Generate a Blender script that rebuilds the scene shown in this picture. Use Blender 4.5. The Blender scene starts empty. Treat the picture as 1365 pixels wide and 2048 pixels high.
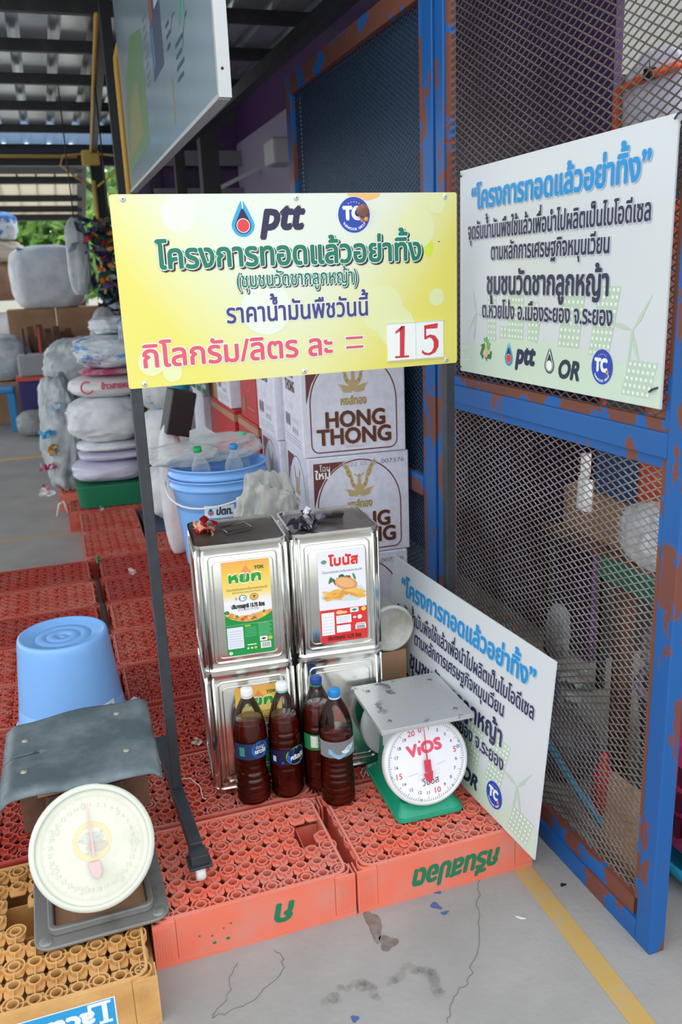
import bpy, math, random
from mathutils import Vector, Matrix, noise
from mathutils.geometry import tessellate_polygon
from math import pi, sin, cos, radians as R_

# ------------------------------------------------------------------ camera, sky, exposure
scn = bpy.context.scene
COL = scn.collection
scn.view_settings.view_transform = 'Standard'
scn.view_settings.look = 'None'
scn.view_settings.gamma = 1.0
scn.view_settings.use_curve_mapping = False
scn.view_settings.exposure = 0.30

scn.cycles.transparent_max_bounces = 24
CP = Vector((-0.0526, -1.6059, 1.4694))
YAW, PITCH, ROLL, FPX = -0.3161, 0.2731, -0.0400, 1696.41
_f = Vector((-sin(YAW)*cos(PITCH), cos(YAW)*cos(PITCH), -sin(PITCH)))
_r = Vector((cos(YAW), sin(YAW), 0))
_u = _r.cross(_f)
_r2 = cos(ROLL)*_r + sin(ROLL)*_u
_u2 = -sin(ROLL)*_r + cos(ROLL)*_u
cam = bpy.data.cameras.new('camera')
cam.sensor_fit = 'VERTICAL'
cam.sensor_height = 36.0
cam.lens = FPX/2048*36
cam.clip_start = 0.05
cam.clip_end = 300
cam.dof.use_dof = True
cam.dof.focus_distance = 2.05
cam.dof.aperture_fstop = 4.8
camo = bpy.data.objects.new('camera', cam)
mw = Matrix.Identity(4)
for i in range(3):
    mw[i][0] = _r2[i]; mw[i][1] = _u2[i]; mw[i][2] = -_f[i]; mw[i][3] = CP[i]
camo.matrix_world = mw
COL.objects.link(camo)
scn.camera = camo

world = bpy.data.worlds.new('overcast_sky')
scn.world = world
world.use_nodes = True
_bg = world.node_tree.nodes['Background']
_bg.inputs[0].default_value = (0.93, 0.97, 1.0, 1)
_bg.inputs[1].default_value = 1.55

def ray(px, py):
    return _r2*((px-682.5)/FPX) - _u2*((py-1024)/FPX) + _f
def at(px, py, Y):
    d = ray(px, py); return CP + d*((Y-CP.y)/d.y)
def atx(px, py, X):
    d = ray(px, py); return CP + d*((X-CP.x)/d.x)
def atz(px, py, Z):
    d = ray(px, py); return CP + d*((Z-CP.z)/d.z)

# ------------------------------------------------------------------ materials
MATS = {}
def S(*c):                                   # sRGB 0-255 -> linear
    o = []
    for v in c:
        v /= 255.0
        o.append(v/12.92 if v <= 0.04045 else ((v+0.055)/1.055)**2.4)
    return tuple(o)
def mat(name, col, rough=0.5, metal=0.0, col2=None, scale=6, lo=.42, hi=.62, detail=5, bump=0, bscale=40, spec=.5,
        trans=0, alpha=None, stretch=(1, 1, 1), coat=0, translucent=None, rough2=None, dust=None):
    if name in MATS: return MATS[name]
    m = bpy.data.materials.new(name); m.use_nodes = True
    nt = m.node_tree; b = nt.nodes['Principled BSDF']; L = nt.links.new
    b.inputs['Base Color'].default_value = (*col, 1)
    b.inputs['Roughness'].default_value = rough
    b.inputs['Metallic'].default_value = metal
    b.inputs['Specular IOR Level'].default_value = spec
    b.inputs['Transmission Weight'].default_value = trans
    b.inputs['Coat Weight'].default_value = coat
    tc = nt.nodes.new('ShaderNodeTexCoord')
    mp = nt.nodes.new('ShaderNodeMapping'); mp.inputs['Scale'].default_value = stretch
    L(tc.outputs['Object'], mp.inputs['Vector'])
    if col2:
        n = nt.nodes.new('ShaderNodeTexNoise'); n.inputs['Scale'].default_value = scale; n.inputs['Detail'].default_value = detail
        n.inputs['Roughness'].default_value = .62
        L(mp.outputs['Vector'], n.inputs['Vector'])
        r = nt.nodes.new('ShaderNodeValToRGB')
        r.color_ramp.elements[0].position = lo; r.color_ramp.elements[1].position = hi
        r.color_ramp.elements[0].color = (*col, 1); r.color_ramp.elements[1].color = (*col2, 1)
        L(n.outputs['Fac'], r.inputs['Fac']); L(r.outputs['Color'], b.inputs['Base Color'])
        if rough2 is not None:
            q = nt.nodes.new('ShaderNodeMapRange'); q.inputs['From Min'].default_value = lo; q.inputs['From Max'].default_value = hi
            q.inputs['To Min'].default_value = rough; q.inputs['To Max'].default_value = rough2
            L(n.outputs['Fac'], q.inputs['Value']); L(q.outputs['Result'], b.inputs['Roughness'])
    if dust:                                  # settled dust lies on faces that look up
        g = nt.nodes.new('ShaderNodeNewGeometry'); sz = nt.nodes.new('ShaderNodeSeparateXYZ'); L(g.outputs['True Normal'], sz.inputs[0])
        dn = nt.nodes.new('ShaderNodeTexNoise'); dn.inputs['Scale'].default_value = 11; dn.inputs['Detail'].default_value = 4
        L(mp.outputs['Vector'], dn.inputs['Vector'])
        d1 = nt.nodes.new('ShaderNodeMapRange'); d1.inputs['From Min'].default_value = .7; d1.inputs['From Max'].default_value = .98
        L(sz.outputs['Z'], d1.inputs['Value'])
        d2 = nt.nodes.new('ShaderNodeMapRange'); d2.inputs['From Min'].default_value = .32; d2.inputs['From Max'].default_value = .62; d2.inputs['To Max'].default_value = dust[1]; d2.inputs['To Min'].default_value = dust[1]*.3
        L(dn.outputs['Fac'], d2.inputs['Value'])
        mu = nt.nodes.new('ShaderNodeMath'); mu.operation = 'MULTIPLY'; L(d1.outputs[0], mu.inputs[0]); L(d2.outputs[0], mu.inputs[1])
        mx = nt.nodes.new('ShaderNodeMix'); mx.data_type = 'RGBA'; mx.inputs[7].default_value = (*dust[0], 1)
        src = b.inputs['Base Color'].links[0].from_socket if b.inputs['Base Color'].links else None
        if src: L(src, mx.inputs[6])
        else: mx.inputs[6].default_value = (*col, 1)
        L(mu.outputs[0], mx.inputs[0]); L(mx.outputs[2], b.inputs['Base Color'])
    if bump:
        n2 = nt.nodes.new('ShaderNodeTexNoise'); n2.inputs['Scale'].default_value = bscale; n2.inputs['Detail'].default_value = 4
        L(mp.outputs['Vector'], n2.inputs['Vector'])
        bp = nt.nodes.new('ShaderNodeBump'); bp.inputs['Strength'].default_value = bump; bp.inputs['Distance'].default_value = .01
        L(n2.outputs['Fac'], bp.inputs['Height']); L(bp.outputs['Normal'], b.inputs['Normal'])
    out = nt.nodes['Material Output']
    if alpha is not None:                     # thin clear film: part of the light passes straight through
        t = nt.nodes.new('ShaderNodeBsdfTransparent'); mx = nt.nodes.new('ShaderNodeMixShader')
        t.inputs[0].default_value = (.97, .98, .98, 1)
        lw = nt.nodes.new('ShaderNodeLayerWeight'); lw.inputs['Blend'].default_value = .35
        mr = nt.nodes.new('ShaderNodeMapRange'); mr.inputs['To Min'].default_value = alpha; mr.inputs['To Max'].default_value = min(1, alpha+.5)
        L(lw.outputs['Facing'], mr.inputs['Value']); L(mr.outputs['Result'], mx.inputs['Fac'])
        L(t.outputs[0], mx.inputs[1]); L(b.outputs[0], mx.inputs[2]); L(mx.outputs[0], out.inputs['Surface'])
    if translucent is not None:
        t = nt.nodes.new('ShaderNodeBsdfTranslucent'); mx = nt.nodes.new('ShaderNodeMixShader')
        t.inputs[0].default_value = (*col, 1); mx.inputs['Fac'].default_value = translucent
        L(b.outputs[0], mx.inputs[1]); L(t.outputs[0], mx.inputs[2]); L(mx.outputs[0], out.inputs['Surface'])
    MATS[name] = m
    return m
def clear_plastic(name, tint, blend=.25, rough=.04):   # clear thin-walled plastic: see-through with a glossy skin
    if name in MATS: return MATS[name]
    m = bpy.data.materials.new(name); m.use_nodes = True; nt = m.node_tree; L = nt.links.new
    t = nt.nodes.new('ShaderNodeBsdfTransparent'); t.inputs[0].default_value = (*tint, 1)
    g = nt.nodes.new('ShaderNodeBsdfGlossy'); g.inputs['Roughness'].default_value = rough
    lw = nt.nodes.new('ShaderNodeLayerWeight'); lw.inputs['Blend'].default_value = blend
    mx = nt.nodes.new('ShaderNodeMixShader'); L(lw.outputs['Fresnel'], mx.inputs[0]); L(t.outputs[0], mx.inputs[1]); L(g.outputs[0], mx.inputs[2])
    L(mx.outputs[0], nt.nodes['Material Output'].inputs['Surface']); MATS[name] = m
    return m
def ramp_mat(name, axis, lo, hi, stops, rough=.4):   # printed colour gradient along one object axis
    if name in MATS: return MATS[name]
    m = bpy.data.materials.new(name); m.use_nodes = True
    nt = m.node_tree; b = nt.nodes['Principled BSDF']; L = nt.links.new
    b.inputs['Roughness'].default_value = rough
    tc = nt.nodes.new('ShaderNodeTexCoord'); sp = nt.nodes.new('ShaderNodeSeparateXYZ'); L(tc.outputs['Object'], sp.inputs[0])
    q = nt.nodes.new('ShaderNodeMapRange'); q.inputs['From Min'].default_value = lo; q.inputs['From Max'].default_value = hi
    L(sp.outputs[axis], q.inputs['Value'])
    r = nt.nodes.new('ShaderNodeValToRGB'); L(q.outputs['Result'], r.inputs['Fac']); L(r.outputs['Color'], b.inputs['Base Color'])
    e = r.color_ramp.elements
    e[0].position, e[0].color = stops[0][0], (*stops[0][1], 1)
    e[1].position, e[1].color = stops[-1][0], (*stops[-1][1], 1)
    for p, c in stops[1:-1]:
        k = e.new(p); k.color = (*c, 1)
    MATS[name] = m
    return m
def ink(*c):                                  # flat printing ink / plain paint
    n = 'ink_%02x%02x%02x' % tuple(int(v) for v in c)
    return mat(n, S(*c), .45)

# ------------------------------------------------------------------ mesh builder
class MB:
    def __init__(s, T=None):
        s.v = []; s.f = []; s.m = []; s.sm = []; s.T = T
    def add(s, vs, fs, m, smooth=False):
        o = len(s.v)
        if s.T is not None: vs = [s.T @ Vector(p) for p in vs]
        s.v.extend(tuple(p) for p in vs)
        for f in fs:
            s.f.append(tuple(i+o for i in f)); s.m.append(m); s.sm.append(smooth)
        return s
    def box(s, c, d, m, T=None):
        x, y, z = c; a, b, e = d[0]/2, d[1]/2, d[2]/2
        vs = [(x+i*a, y+j*b, z+k*e) for k in (-1, 1) for j in (-1, 1) for i in (-1, 1)]
        if T is not None: vs = [T @ Vector(p) for p in vs]
        return s.add(vs, [(0, 2, 3, 1), (4, 5, 7, 6), (0, 1, 5, 4), (2, 6, 7, 3), (0, 4, 6, 2), (1, 3, 7, 5)], m)
    def bx(s, x0, x1, y0, y1, z0, z1, m):
        return s.box(((x0+x1)/2, (y0+y1)/2, (z0+z1)/2), (x1-x0, y1-y0, z1-z0), m)
    def bar(s, p, q, w, h, m, up=(0, 0, 1)):
        p, q = Vector(p), Vector(q); d = (q-p).normalized(); up = Vector(up)
        if abs(d.dot(up)) > .98: up = Vector((0, 1, 0))
        a = d.cross(up).normalized(); b = a.cross(d)
        vs = [e + a*(i*w/2) + b*(j*h/2) for e in (p, q) for j in (-1, 1) for i in (-1, 1)]
        return s.add(vs, [(0, 1, 3, 2), (4, 6, 7, 5), (0, 4, 5, 1), (1, 5, 7, 3), (3, 7, 6, 2), (2, 6, 4, 0)], m)
    def tube(s, pts, r, m, n=10, closed=False, smooth=True):
        pts = [Vector(p) for p in pts]; k = len(pts); vs = []; fs = []
        a = None
        for i, p in enumerate(pts):
            if closed: d = (pts[(i+1) % k]-pts[i-1]).normalized()
            else: d = (pts[min(i+1, k-1)]-pts[max(i-1, 0)]).normalized()
            if a is None:
                a = d.orthogonal().normalized()
            a = (a - d*a.dot(d)).normalized(); b = d.cross(a)
            rr = r[i] if isinstance(r, (list, tuple)) else r
            vs += [p + (a*cos(2*pi*j/n) + b*sin(2*pi*j/n))*rr for j in range(n)]
        for i in range(k if closed else k-1):
            for j in range(n):
                fs.append((i*n+j, i*n+(j+1) % n, ((i+1) % k)*n+(j+1) % n, ((i+1) % k)*n+j))
        if not closed:
            fs.append(tuple(range(n-1, -1, -1))); fs.append(tuple((k-1)*n+j for j in range(n)))
        return s.add(vs, fs, m, smooth)
    def lathe(s, prof, m, n=40, c=(0, 0, 0), smooth=True, cap=(True, True)):
        vs = []; fs = []; k = len(prof)
        for r, z in prof:
            vs += [(c[0]+r*cos(2*pi*j/n), c[1]+r*sin(2*pi*j/n), c[2]+z) for j in range(n)]
        for i in range(k-1):
            for j in range(n):
                fs.append((i*n+j, i*n+(j+1) % n, (i+1)*n+(j+1) % n, (i+1)*n+j))
        if prof[0][0] > 1e-3 and cap[0]: fs.append(tuple(range(n-1, -1, -1)))
        if prof[-1][0] > 1e-3 and cap[1]: fs.append(tuple((k-1)*n+j for j in range(n)))
        return s.add(vs, fs, m, smooth)
    def prism(s, poly, z0, z1, m, cap=True):
        k = len(poly); vs = [(x, y, z0) for x, y in poly] + [(x, y, z1) for x, y in poly]
        fs = [(i, (i+1) % k, k+(i+1) % k, k+i) for i in range(k)]
        if cap: fs += [tuple(range(k-1, -1, -1)), tuple(range(k, 2*k))]
        return s.add(vs, fs, m)
    def wall(s, po, pi_, z0, z1, m):          # closed wall between two outlines of equal length
        k = len(po); vs = [(x, y, z) for z in (z0, z1) for P in (po, pi_) for x, y in P]; fs = []
        for i in range(k):
            j = (i+1) % k
            fs += [(i, j, 2*k+j, 2*k+i), (k+j, k+i, 3*k+i, 3*k+j), (2*k+i, 2*k+j, 3*k+j, 3*k+i), (j, i, k+i, k+j)]
        return s.add(vs, fs, m)
    def ring(s, cx, cy, r0, r1, z0, z1, m, n=16):
        a = [(cx+r1*cos(2*pi*j/n), cy+r1*sin(2*pi*j/n)) for j in range(n)]
        b = [(cx+r0*cos(2*pi*j/n), cy+r0*sin(2*pi*j/n)) for j in range(n)]
        return s.wall(a, b, z0, z1, m)
    def grid(s, fn, nu, nv, m, smooth=True, closeu=False):
        vs = [fn(i/(nu if closeu else nu-1), j/(nv-1)) for j in range(nv) for i in range(nu)]
        fs = []
        for j in range(nv-1):
            for i in range(nu if closeu else nu-1):
                k = (i+1) % nu; fs.append((j*nu+i, j*nu+k, (j+1)*nu+k, (j+1)*nu+i))
        return s.add(vs, fs, m, smooth)
    def mesh(s, name):
        me = bpy.data.meshes.new(name); me.from_pydata(s.v, [], s.f)
        ms = []
        for m in s.m:
            if m not in ms: ms.append(m)
        for m in ms: me.materials.append(m)
        ix = {id(m): i for i, m in enumerate(ms)}
        me.polygons.foreach_set('material_index', [ix[id(m)] for m in s.m])
        me.polygons.foreach_set('use_smooth', s.sm)
        me.update()
        return me
    def build(s, name, parent=None, loc=(0, 0, 0), rot=None, bevel=0, seg=2, solid=0):
        o = bpy.data.objects.new(name, s.mesh(name)); COL.objects.link(o)
        o.location = loc
        if rot is not None: o.rotation_euler = rot
        if parent is not None: o.parent = parent
        if solid:
            md = o.modifiers.new('thick', 'SOLIDIFY'); md.thickness = solid; md.offset = 0
        if bevel:
            md = o.modifiers.new('bevel', 'BEVEL'); md.width = bevel; md.segments = seg; md.limit_method = 'ANGLE'; md.angle_limit = R_(40)
        return o
def tag(o, label=None, cat=None, group=None, kind=None):
    if label: o['label'] = label
    if cat: o['category'] = cat
    if group: o['group'] = group
    if kind: o['kind'] = kind
    return o
def thing(name, label, cat, loc=(0, 0, 0), rz=0, group=None, rot=None):
    o = bpy.data.objects.new(name, None); COL.objects.link(o)
    o.empty_display_size = .05
    o.location = loc; o.rotation_euler = rot if rot is not None else (0, 0, rz)
    return tag(o, label, cat, group)
def copy_tree(o, parent=None):
    c = o.copy(); COL.objects.link(c)
    if parent is not None: c.parent = parent
    for ch in list(o.children): copy_tree(ch, c)
    return c
def dup(o, loc, rz, label, group=None):
    c = copy_tree(o); c.location = loc; c.rotation_euler = (0, 0, rz); c['label'] = label
    if group: c['group'] = group
    return c
def rrect(x0, x1, y0, y1, r, n=5):
    P = []
    for cx, cy, a0 in ((x1-r, y0+r, -90), (x1-r, y1-r, 0), (x0+r, y1-r, 90), (x0+r, y0+r, 180)):
        for i in range(n+1):
            a = R_(a0+90*i/n); P.append((cx+r*cos(a), cy+r*sin(a)))
    return P

# ------------------------------------------------------------------ printing on surfaces
_G = {}
def _raw(st, allpts=False):                                 # glyph outlines -> one filled patch per outline
    cu = bpy.data.curves.new('g', 'FONT'); cu.body = st; cu.resolution_u = 3; cu.fill_mode = 'NONE'
    o = bpy.data.objects.new('g', cu); COL.objects.link(o)
    dg = bpy.context.evaluated_depsgraph_get(); e = o.evaluated_get(dg); me = e.to_mesh()
    adj = {}
    for ed in me.edges:
        p, q = ed.vertices; adj.setdefault(p, []).append(q); adj.setdefault(q, []).append(p)
    seen = set(); loops = []
    for v in range(len(me.vertices)):
        if v in seen or v not in adj: continue
        lp = [v]; seen.add(v); cur = v
        while True:
            nx = [w for w in adj[cur] if w not in seen]
            if not nx: break
            cur = nx[0]; seen.add(cur); lp.append(cur)
        if len(lp) > 2: loops.append([(me.vertices[i].co.x, me.vertices[i].co.y) for i in lp])
    e.to_mesh_clear(); bpy.data.objects.remove(o); bpy.data.curves.remove(cu)
    def area(c): return sum(c[i-1][0]*c[i][1]-c[i][0]*c[i-1][1] for i in range(len(c)))/2
    def inside(p, c):
        r = False
        for i in range(len(c)):
            (x1, y1), (x2, y2) = c[i-1], c[i]
            if (y1 > p[1]) != (y2 > p[1]) and p[0] < (x2-x1)*(p[1]-y1)/(y2-y1)+x1: r = not r
        return r
    if allpts: return [p for c in loops for p in c]
    if not loops: return []
    sg = area(max(loops, key=lambda c: abs(area(c))))
    outer = [c for c in loops if area(c)*sg > 0]; holes = [c for c in loops if area(c)*sg < 0]
    out = []
    for c in outer:
        P = [c]+[h for h in holes if inside(h[0], c)]
        tr = tessellate_polygon([[Vector((x, y, 0)) for x, y in q] for q in P])
        out.append(([p for q in P for p in q], [tuple(t) for t in tr]))
    return out
def glyph(ch):
    if ch not in _G:
        if ch == ' ': _G[ch] = ([], .3)
        else:
            _G[ch] = (_raw(ch), max(p[0] for p in _raw(ch+'H', True))-.653)
    return _G[ch]
UP = set('\u0e31\u0e34\u0e35\u0e36\u0e37\u0e47'); TONE = set('\u0e48\u0e49\u0e4a\u0e4b\u0e4c')
def layout(st):
    out = []; x = 0
    for i, ch in enumerate(st):
        gl, adv = glyph(ch); dy = 0; dx = 0
        if ch in TONE:
            pv = st[i-1] if i else ''; nx = st[i+1] if i+1 < len(st) else ''
            if pv in UP or nx == '\u0e33': dy = .17
        for n_, (vs, fs) in enumerate(gl): out.append(([(a+x+dx, b+dy) for a, b in vs], fs, n_))
        x += adv if ch not in TONE and ch not in UP else 0
    return out, x
class Print(MB):
    # shapes given in (u, v) on a surface; fn(u, v, d) maps to local space, d = height off the surface
    def __init__(s, fn, eps=.0003):
        super().__init__(); s.fn = fn; s.eps = eps
    def p(s, pts, fs, m, layer=1):
        return s.add([s.fn(a, b, layer*s.eps) for a, b in pts], fs, m)
    def poly(s, pts, m, layer=1):
        return s.p(pts, [tuple(range(len(pts)))], m, layer)
    def rect(s, u0, u1, v0, v1, m, layer=1, n=1):
        pts = []; fs = []
        for i in range(n+1):
            u = u0+(u1-u0)*i/n; pts += [(u, v0), (u, v1)]
        for i in range(n): fs.append((2*i, 2*i+2, 2*i+3, 2*i+1))
        return s.p(pts, fs, m, layer)
    def ell(s, cu, cv, a, b, m, layer=1, n=28, t0=0, t1=360, rot=0):
        pts = []
        for i in range(n if t1-t0 >= 360 else n+1):
            t = R_(t0+(t1-t0)*i/n); x, y = a*cos(t), b*sin(t)
            pts.append((cu+x*cos(rot)-y*sin(rot), cv+x*sin(rot)+y*cos(rot)))
        return s.poly(pts, m, layer)
    def line(s, pts, w, m, layer=1, closed=False):
        k = len(pts); A = []; B = []
        for i, q in enumerate(pts):
            if closed: a, b = pts[i-1], pts[(i+1) % k]
            else: a, b = pts[max(0, i-1)], pts[min(k-1, i+1)]
            dx, dy = b[0]-a[0], b[1]-a[1]; l = math.hypot(dx, dy) or 1
            A.append((q[0]-dy/l*w/2, q[1]+dx/l*w/2)); B.append((q[0]+dy/l*w/2, q[1]-dx/l*w/2))
        fs = [(i, (i+1) % k, k+(i+1) % k, k+i) for i in range(k if closed else k-1)]
        return s.p(A+B, fs, m, layer)
    def arc(s, cu, cv, r, t0, t1, w, m, layer=1, n=24, b=None):
        return s.line([(cu+r*cos(R_(t0+(t1-t0)*i/n)), cv+(b or r)*sin(R_(t0+(t1-t0)*i/n))) for i in range(n+1)], w, m, layer)
    def text(s, st, u, v, em, m, width=None, align='c', bold=0, halo=0, halo_m=None, shear=0, shadow=None, layer=2, rot=0, flip=False):
        gl, W = layout(st)
        sx = em if width is None else width/W
        off = {'c': -W*sx/2, 'l': 0, 'r': -W*sx}[align]
        cr, sr = cos(rot), sin(rot)
        def put(ox, oy, mm, ly):
            for vs, fs, n_ in gl:
                pts = []
                for a, b in vs:
                    x = a*sx + off + b*em*shear + ox; y = b*em + oy
                    if flip: x = -x
                    pts.append((u+x*cr-y*sr, v+x*sr+y*cr))
                s.p(pts, fs, mm, ly+.045*n_)
        if shadow:
            for k in range(8): put(shadow[0]+halo*cos(k*pi/4), shadow[1]+halo*sin(k*pi/4), shadow[2], layer+.1*k)
            layer += 1
        if halo:
            for k in range(8): put(halo*cos(k*pi/4), halo*sin(k*pi/4), halo_m, layer+.1*k)
            layer += 1
        put(0, 0, m, layer)
        if bold:
            for k in range(6): put(bold*cos(k*pi/3), bold*sin(k*pi/3), m, layer+.1+.1*k)
        return W*sx
    def arctext(s, st, cu, cv, r, t0, t1, em, m, layer=3):
        n = len(st)
        for i, ch in enumerate(st):
            if ch == ' ': continue
            t = R_(t0+(t1-t0)*i/(n-1)); d = 1 if t1 > t0 else -1
            s.text(ch, cu+r*cos(t), cv+r*sin(t), em, m, rot=t+d*pi/2, layer=layer, bold=em*.03)

def drop_pts(cu, cv, h, k=1.0, n=30):
    # flame / drop outline, pointed top, h = height, cv = centre of the round part
    r = h*.34*k; P = []
    for i in range(n+1):
        t = -pi/2 + 2*pi*i/n
        x = r*cos(t); y = r*sin(t)
        if y > 0: y = (h*.66*k)*(y/r)**1.6; x *= (1-.0*y)
        P.append((cu+x*(1 if y <= 0 else max(0, 1-(y/(h*.66*k))**1.3*.55)), cv+y))
    return P
def ptt_drop(P, cu, cv, h, layer=2, mono=None, bold=1):
    blue, navy, red, wh = ink(52, 168, 220), ink(38, 34, 70), ink(226, 62, 74), ink(245, 247, 245)
    if mono: blue = navy = mono; red = wh
    P.poly(drop_pts(cu, cv, h), blue, layer)
    P.line([(cu, cv+h*.68), (cu+h*.012, cv+h*.45), (cu, cv+h*.26)], h*.035, wh, layer+.5)
    if mono: P.poly(drop_pts(cu, cv, h*.8), wh, layer+.4)
    P.poly(drop_pts(cu, cv-h*.02, h*.7), navy, layer+.8)
    P.ell(cu, cv-h*.03, h*.2, h*.2, wh, layer+1.1)
    P.ell(cu, cv-h*.03, h*.18, h*.18, red, layer+1.4)
def group_badge(P, cu, cv, r, layer=2):
    P.ell(cu, cv, r*1.03, r*1.03, ink(235, 240, 245), layer)
    P.ell(cu, cv, r, r, ink(40, 72, 176), layer+.5, n=40)
    w = ink(240, 244, 250)
    P.text('TC', cu-r*.1, cv-r*.24, r*1.0, w, width=r*1.15, bold=r*.07, layer=layer+1)
    P.ell(cu+r*.5, cv-r*.28, r*.13, r*.13, ink(228, 150, 100), layer+1.6)
    for i in range(5):
        t = R_(62+14*i); P.ell(cu+r*.72*cos(t), cv+r*.72*sin(t), r*.05, r*.05, ink(200, 150, 170), layer+1, n=5)
    P.arctext('THANACHOK GROUP', cu, cv, r*.86, 215, 325, r*.19, w, layer+1)
# ------------------------------------------------------------------ shared materials
concrete = mat('concrete', S(164, 162, 160), .8, col2=S(146, 145, 143), scale=2.2, lo=.35, hi=.7, bump=.15, bscale=60)
yellow_paint = mat('worn_yellow_paint', S(190, 158, 92), .7, col2=S(172, 160, 140), scale=14, lo=.5, hi=.72)
black_steel = mat('black_steel', S(34, 36, 40), .45, col2=S(48, 50, 54), scale=9)
dark_steel = mat('dark_steel', S(28, 29, 32), .5)
yellow_pipe = mat('yellow_conduit', S(214, 170, 74), .45)
roof_metal = mat('roof_sheet', S(214, 220, 224), .22, .6, col2=S(196, 204, 210), scale=3)
purple = mat('purple_paint', S(80, 48, 98), .4, col2=S(68, 42, 86), scale=3)
purple_dark = mat('dark_purple_paint', S(40, 27, 54), .4)
grey_wall = mat('pale_grey_wall', S(176, 176, 172), .7)
blue_worn = mat('blue_paint_over_primer', S(20, 90, 160), .45, col2=S(116, 66, 54), scale=8, lo=.52, hi=.54, bump=.2, bscale=14, stretch=(1, 1, .5))
primer = mat('brown_primer', S(118, 68, 54), .65, col2=S(22, 96, 170), scale=9, lo=.55, hi=.57, bump=.2, bscale=20)
mesh_grey = mat('expanded_metal', S(142, 138, 136), .5, .25, col2=S(108, 98, 90), scale=5)
mesh_brown = mat('expanded_metal_dull', S(100, 92, 86), .55, .25, col2=S(80, 70, 62), scale=5)
mesh_blue = mat('expanded_metal_blue', S(52, 76, 104), .55, .2)
crate_red = mat('red_crate_plastic', S(196, 74, 56), .5, col2=S(200, 112, 98), scale=9, lo=.4, hi=.62, spec=.35, dust=(S(206, 140, 128), .75))
crate_deep = mat('deep_red_crate_plastic', S(178, 60, 48), .5, col2=S(172, 84, 74), scale=7, lo=.4, hi=.66, spec=.35, dust=(S(190, 112, 102), .6))
crate_coral = mat('coral_crate_plastic', S(236, 120, 95), .5, col2=S(222, 134, 118), scale=8, lo=.45, hi=.66, spec=.35, dust=(S(218, 150, 138), .8))
crate_tan = mat('tan_crate_plastic', S(222, 172, 108), .55, col2=S(198, 146, 84), scale=8, lo=.4, hi=.66, dust=(S(206, 172, 120), .5))
white_board = mat('white_sign_board', S(212, 218, 222), .35)
tin = mat('tinplate', S(236, 236, 230), .14, 1.0, col2=S(206, 204, 196), scale=5, lo=.42, hi=.7, rough2=.3, bump=.14, bscale=6)
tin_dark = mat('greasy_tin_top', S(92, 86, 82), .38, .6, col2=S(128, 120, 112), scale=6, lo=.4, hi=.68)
clear_film = mat('clear_plastic_film', S(216, 220, 220), .25, alpha=.3, bump=.5, bscale=22)
cloudy_film = mat('cloudy_plastic_film', S(206, 206, 198), .3, alpha=.5, bump=.6, bscale=18)
pet = clear_plastic('clear_bottle_plastic', (.97, .98, .98))
sack_white = mat('woven_white_sack', S(226, 230, 234), .6, col2=S(204, 208, 214), scale=5, bump=.5, bscale=13)
sack_grey = mat('woven_grey_sack', S(178, 182, 186), .6, col2=S(150, 154, 160), scale=5, bump=.5, bscale=13)
film_white = mat('milky_plastic_bag', S(198, 205, 208), .4, col2=S(168, 178, 182), scale=6, bump=.7, bscale=12)
card_brown = mat('brown_cardboard', S(176, 138, 106), .75, col2=S(160, 122, 92), scale=4)
bucket_blue = mat('light_blue_plastic', S(128, 182, 244), .22, spec=.5)
white_plastic = mat('white_plastic', S(226, 228, 228), .35)
rusty = mat('rusty_brown_metal', S(112, 76, 60), .7, col2=S(84, 58, 48), scale=8, bump=.3, bscale=30)

# ------------------------------------------------------------------ the setting
fl = MB(); fl.bx(-12, 14, -3.2, 12, -.1, 0, concrete)
tag(fl.build('floor'), kind='structure')
fl = MB(); drive = mat('paving_painted_sunlight', S(206, 204, 198), .85, col2=S(196, 194, 188), scale=2)  # paler than the shed floor: sunlight put into the colour to lift reflections
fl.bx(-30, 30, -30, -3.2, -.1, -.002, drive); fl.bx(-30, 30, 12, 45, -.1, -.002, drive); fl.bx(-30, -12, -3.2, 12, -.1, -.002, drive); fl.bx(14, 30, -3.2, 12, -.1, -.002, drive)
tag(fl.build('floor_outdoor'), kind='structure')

# painted lines and marks on the concrete
def flat_mark(name, pts, m, label, cat, z=.0012):
    b = MB(); b.prism(pts, 0.0002, z, m); return tag(b.build(name), label, cat)
def strip(a, b, w):
    a, b = Vector(a), Vector(b); d = (b-a).normalized(); n = Vector((-d.y, d.x))*w/2
    return [tuple(a+n), tuple(a-n), tuple(b-n), tuple(b+n)]
flat_mark('painted_line', strip((.926, .25), (.88, -1.3), .05), yellow_paint, 'worn dull yellow line painted on the concrete beside the blue gate', 'floor marking')
flat_mark('painted_line', strip((-3, 6.3), (1.0, 6.36), .09), ink(214, 176, 78), 'bright yellow line across the floor behind the pile of plastic bags', 'floor marking')
flat_mark('painted_line', strip((-3, 3.80), (.0, 3.66), .03), yellow_paint, 'thin faded yellow line on the floor left of the red crates', 'floor marking')
stain_m = mat('damp_stain', S(112, 106, 100), .6, col2=S(134, 130, 126), scale=30)
def blot(px, py, a, b, rot, sd):
    c = atz(px, py, 0); rnd = random.Random(sd); P = []
    for i in range(26):
        t = 2*pi*i/26; k = 1+.22*sin(3*t+sd)+rnd.uniform(-.08, .08)
        x, y = a*k*cos(t), b*k*sin(t); P.append((c.x+x*cos(rot)-y*sin(rot), c.y+x*sin(rot)+y*cos(rot)))
    return P
flat_mark('oil_stain', blot(748, 1850, .016, .05, -.1, 1), stain_m, 'long brown stain on the concrete below the plain orange crate front', 'stain')
flat_mark('oil_stain', blot(776, 1886, .02, .022, 0, 2), stain_m, 'small round brown stain under the long stain on the concrete', 'stain')
smudge = mat('dark_smudge', S(92, 86, 80), .75)
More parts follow.
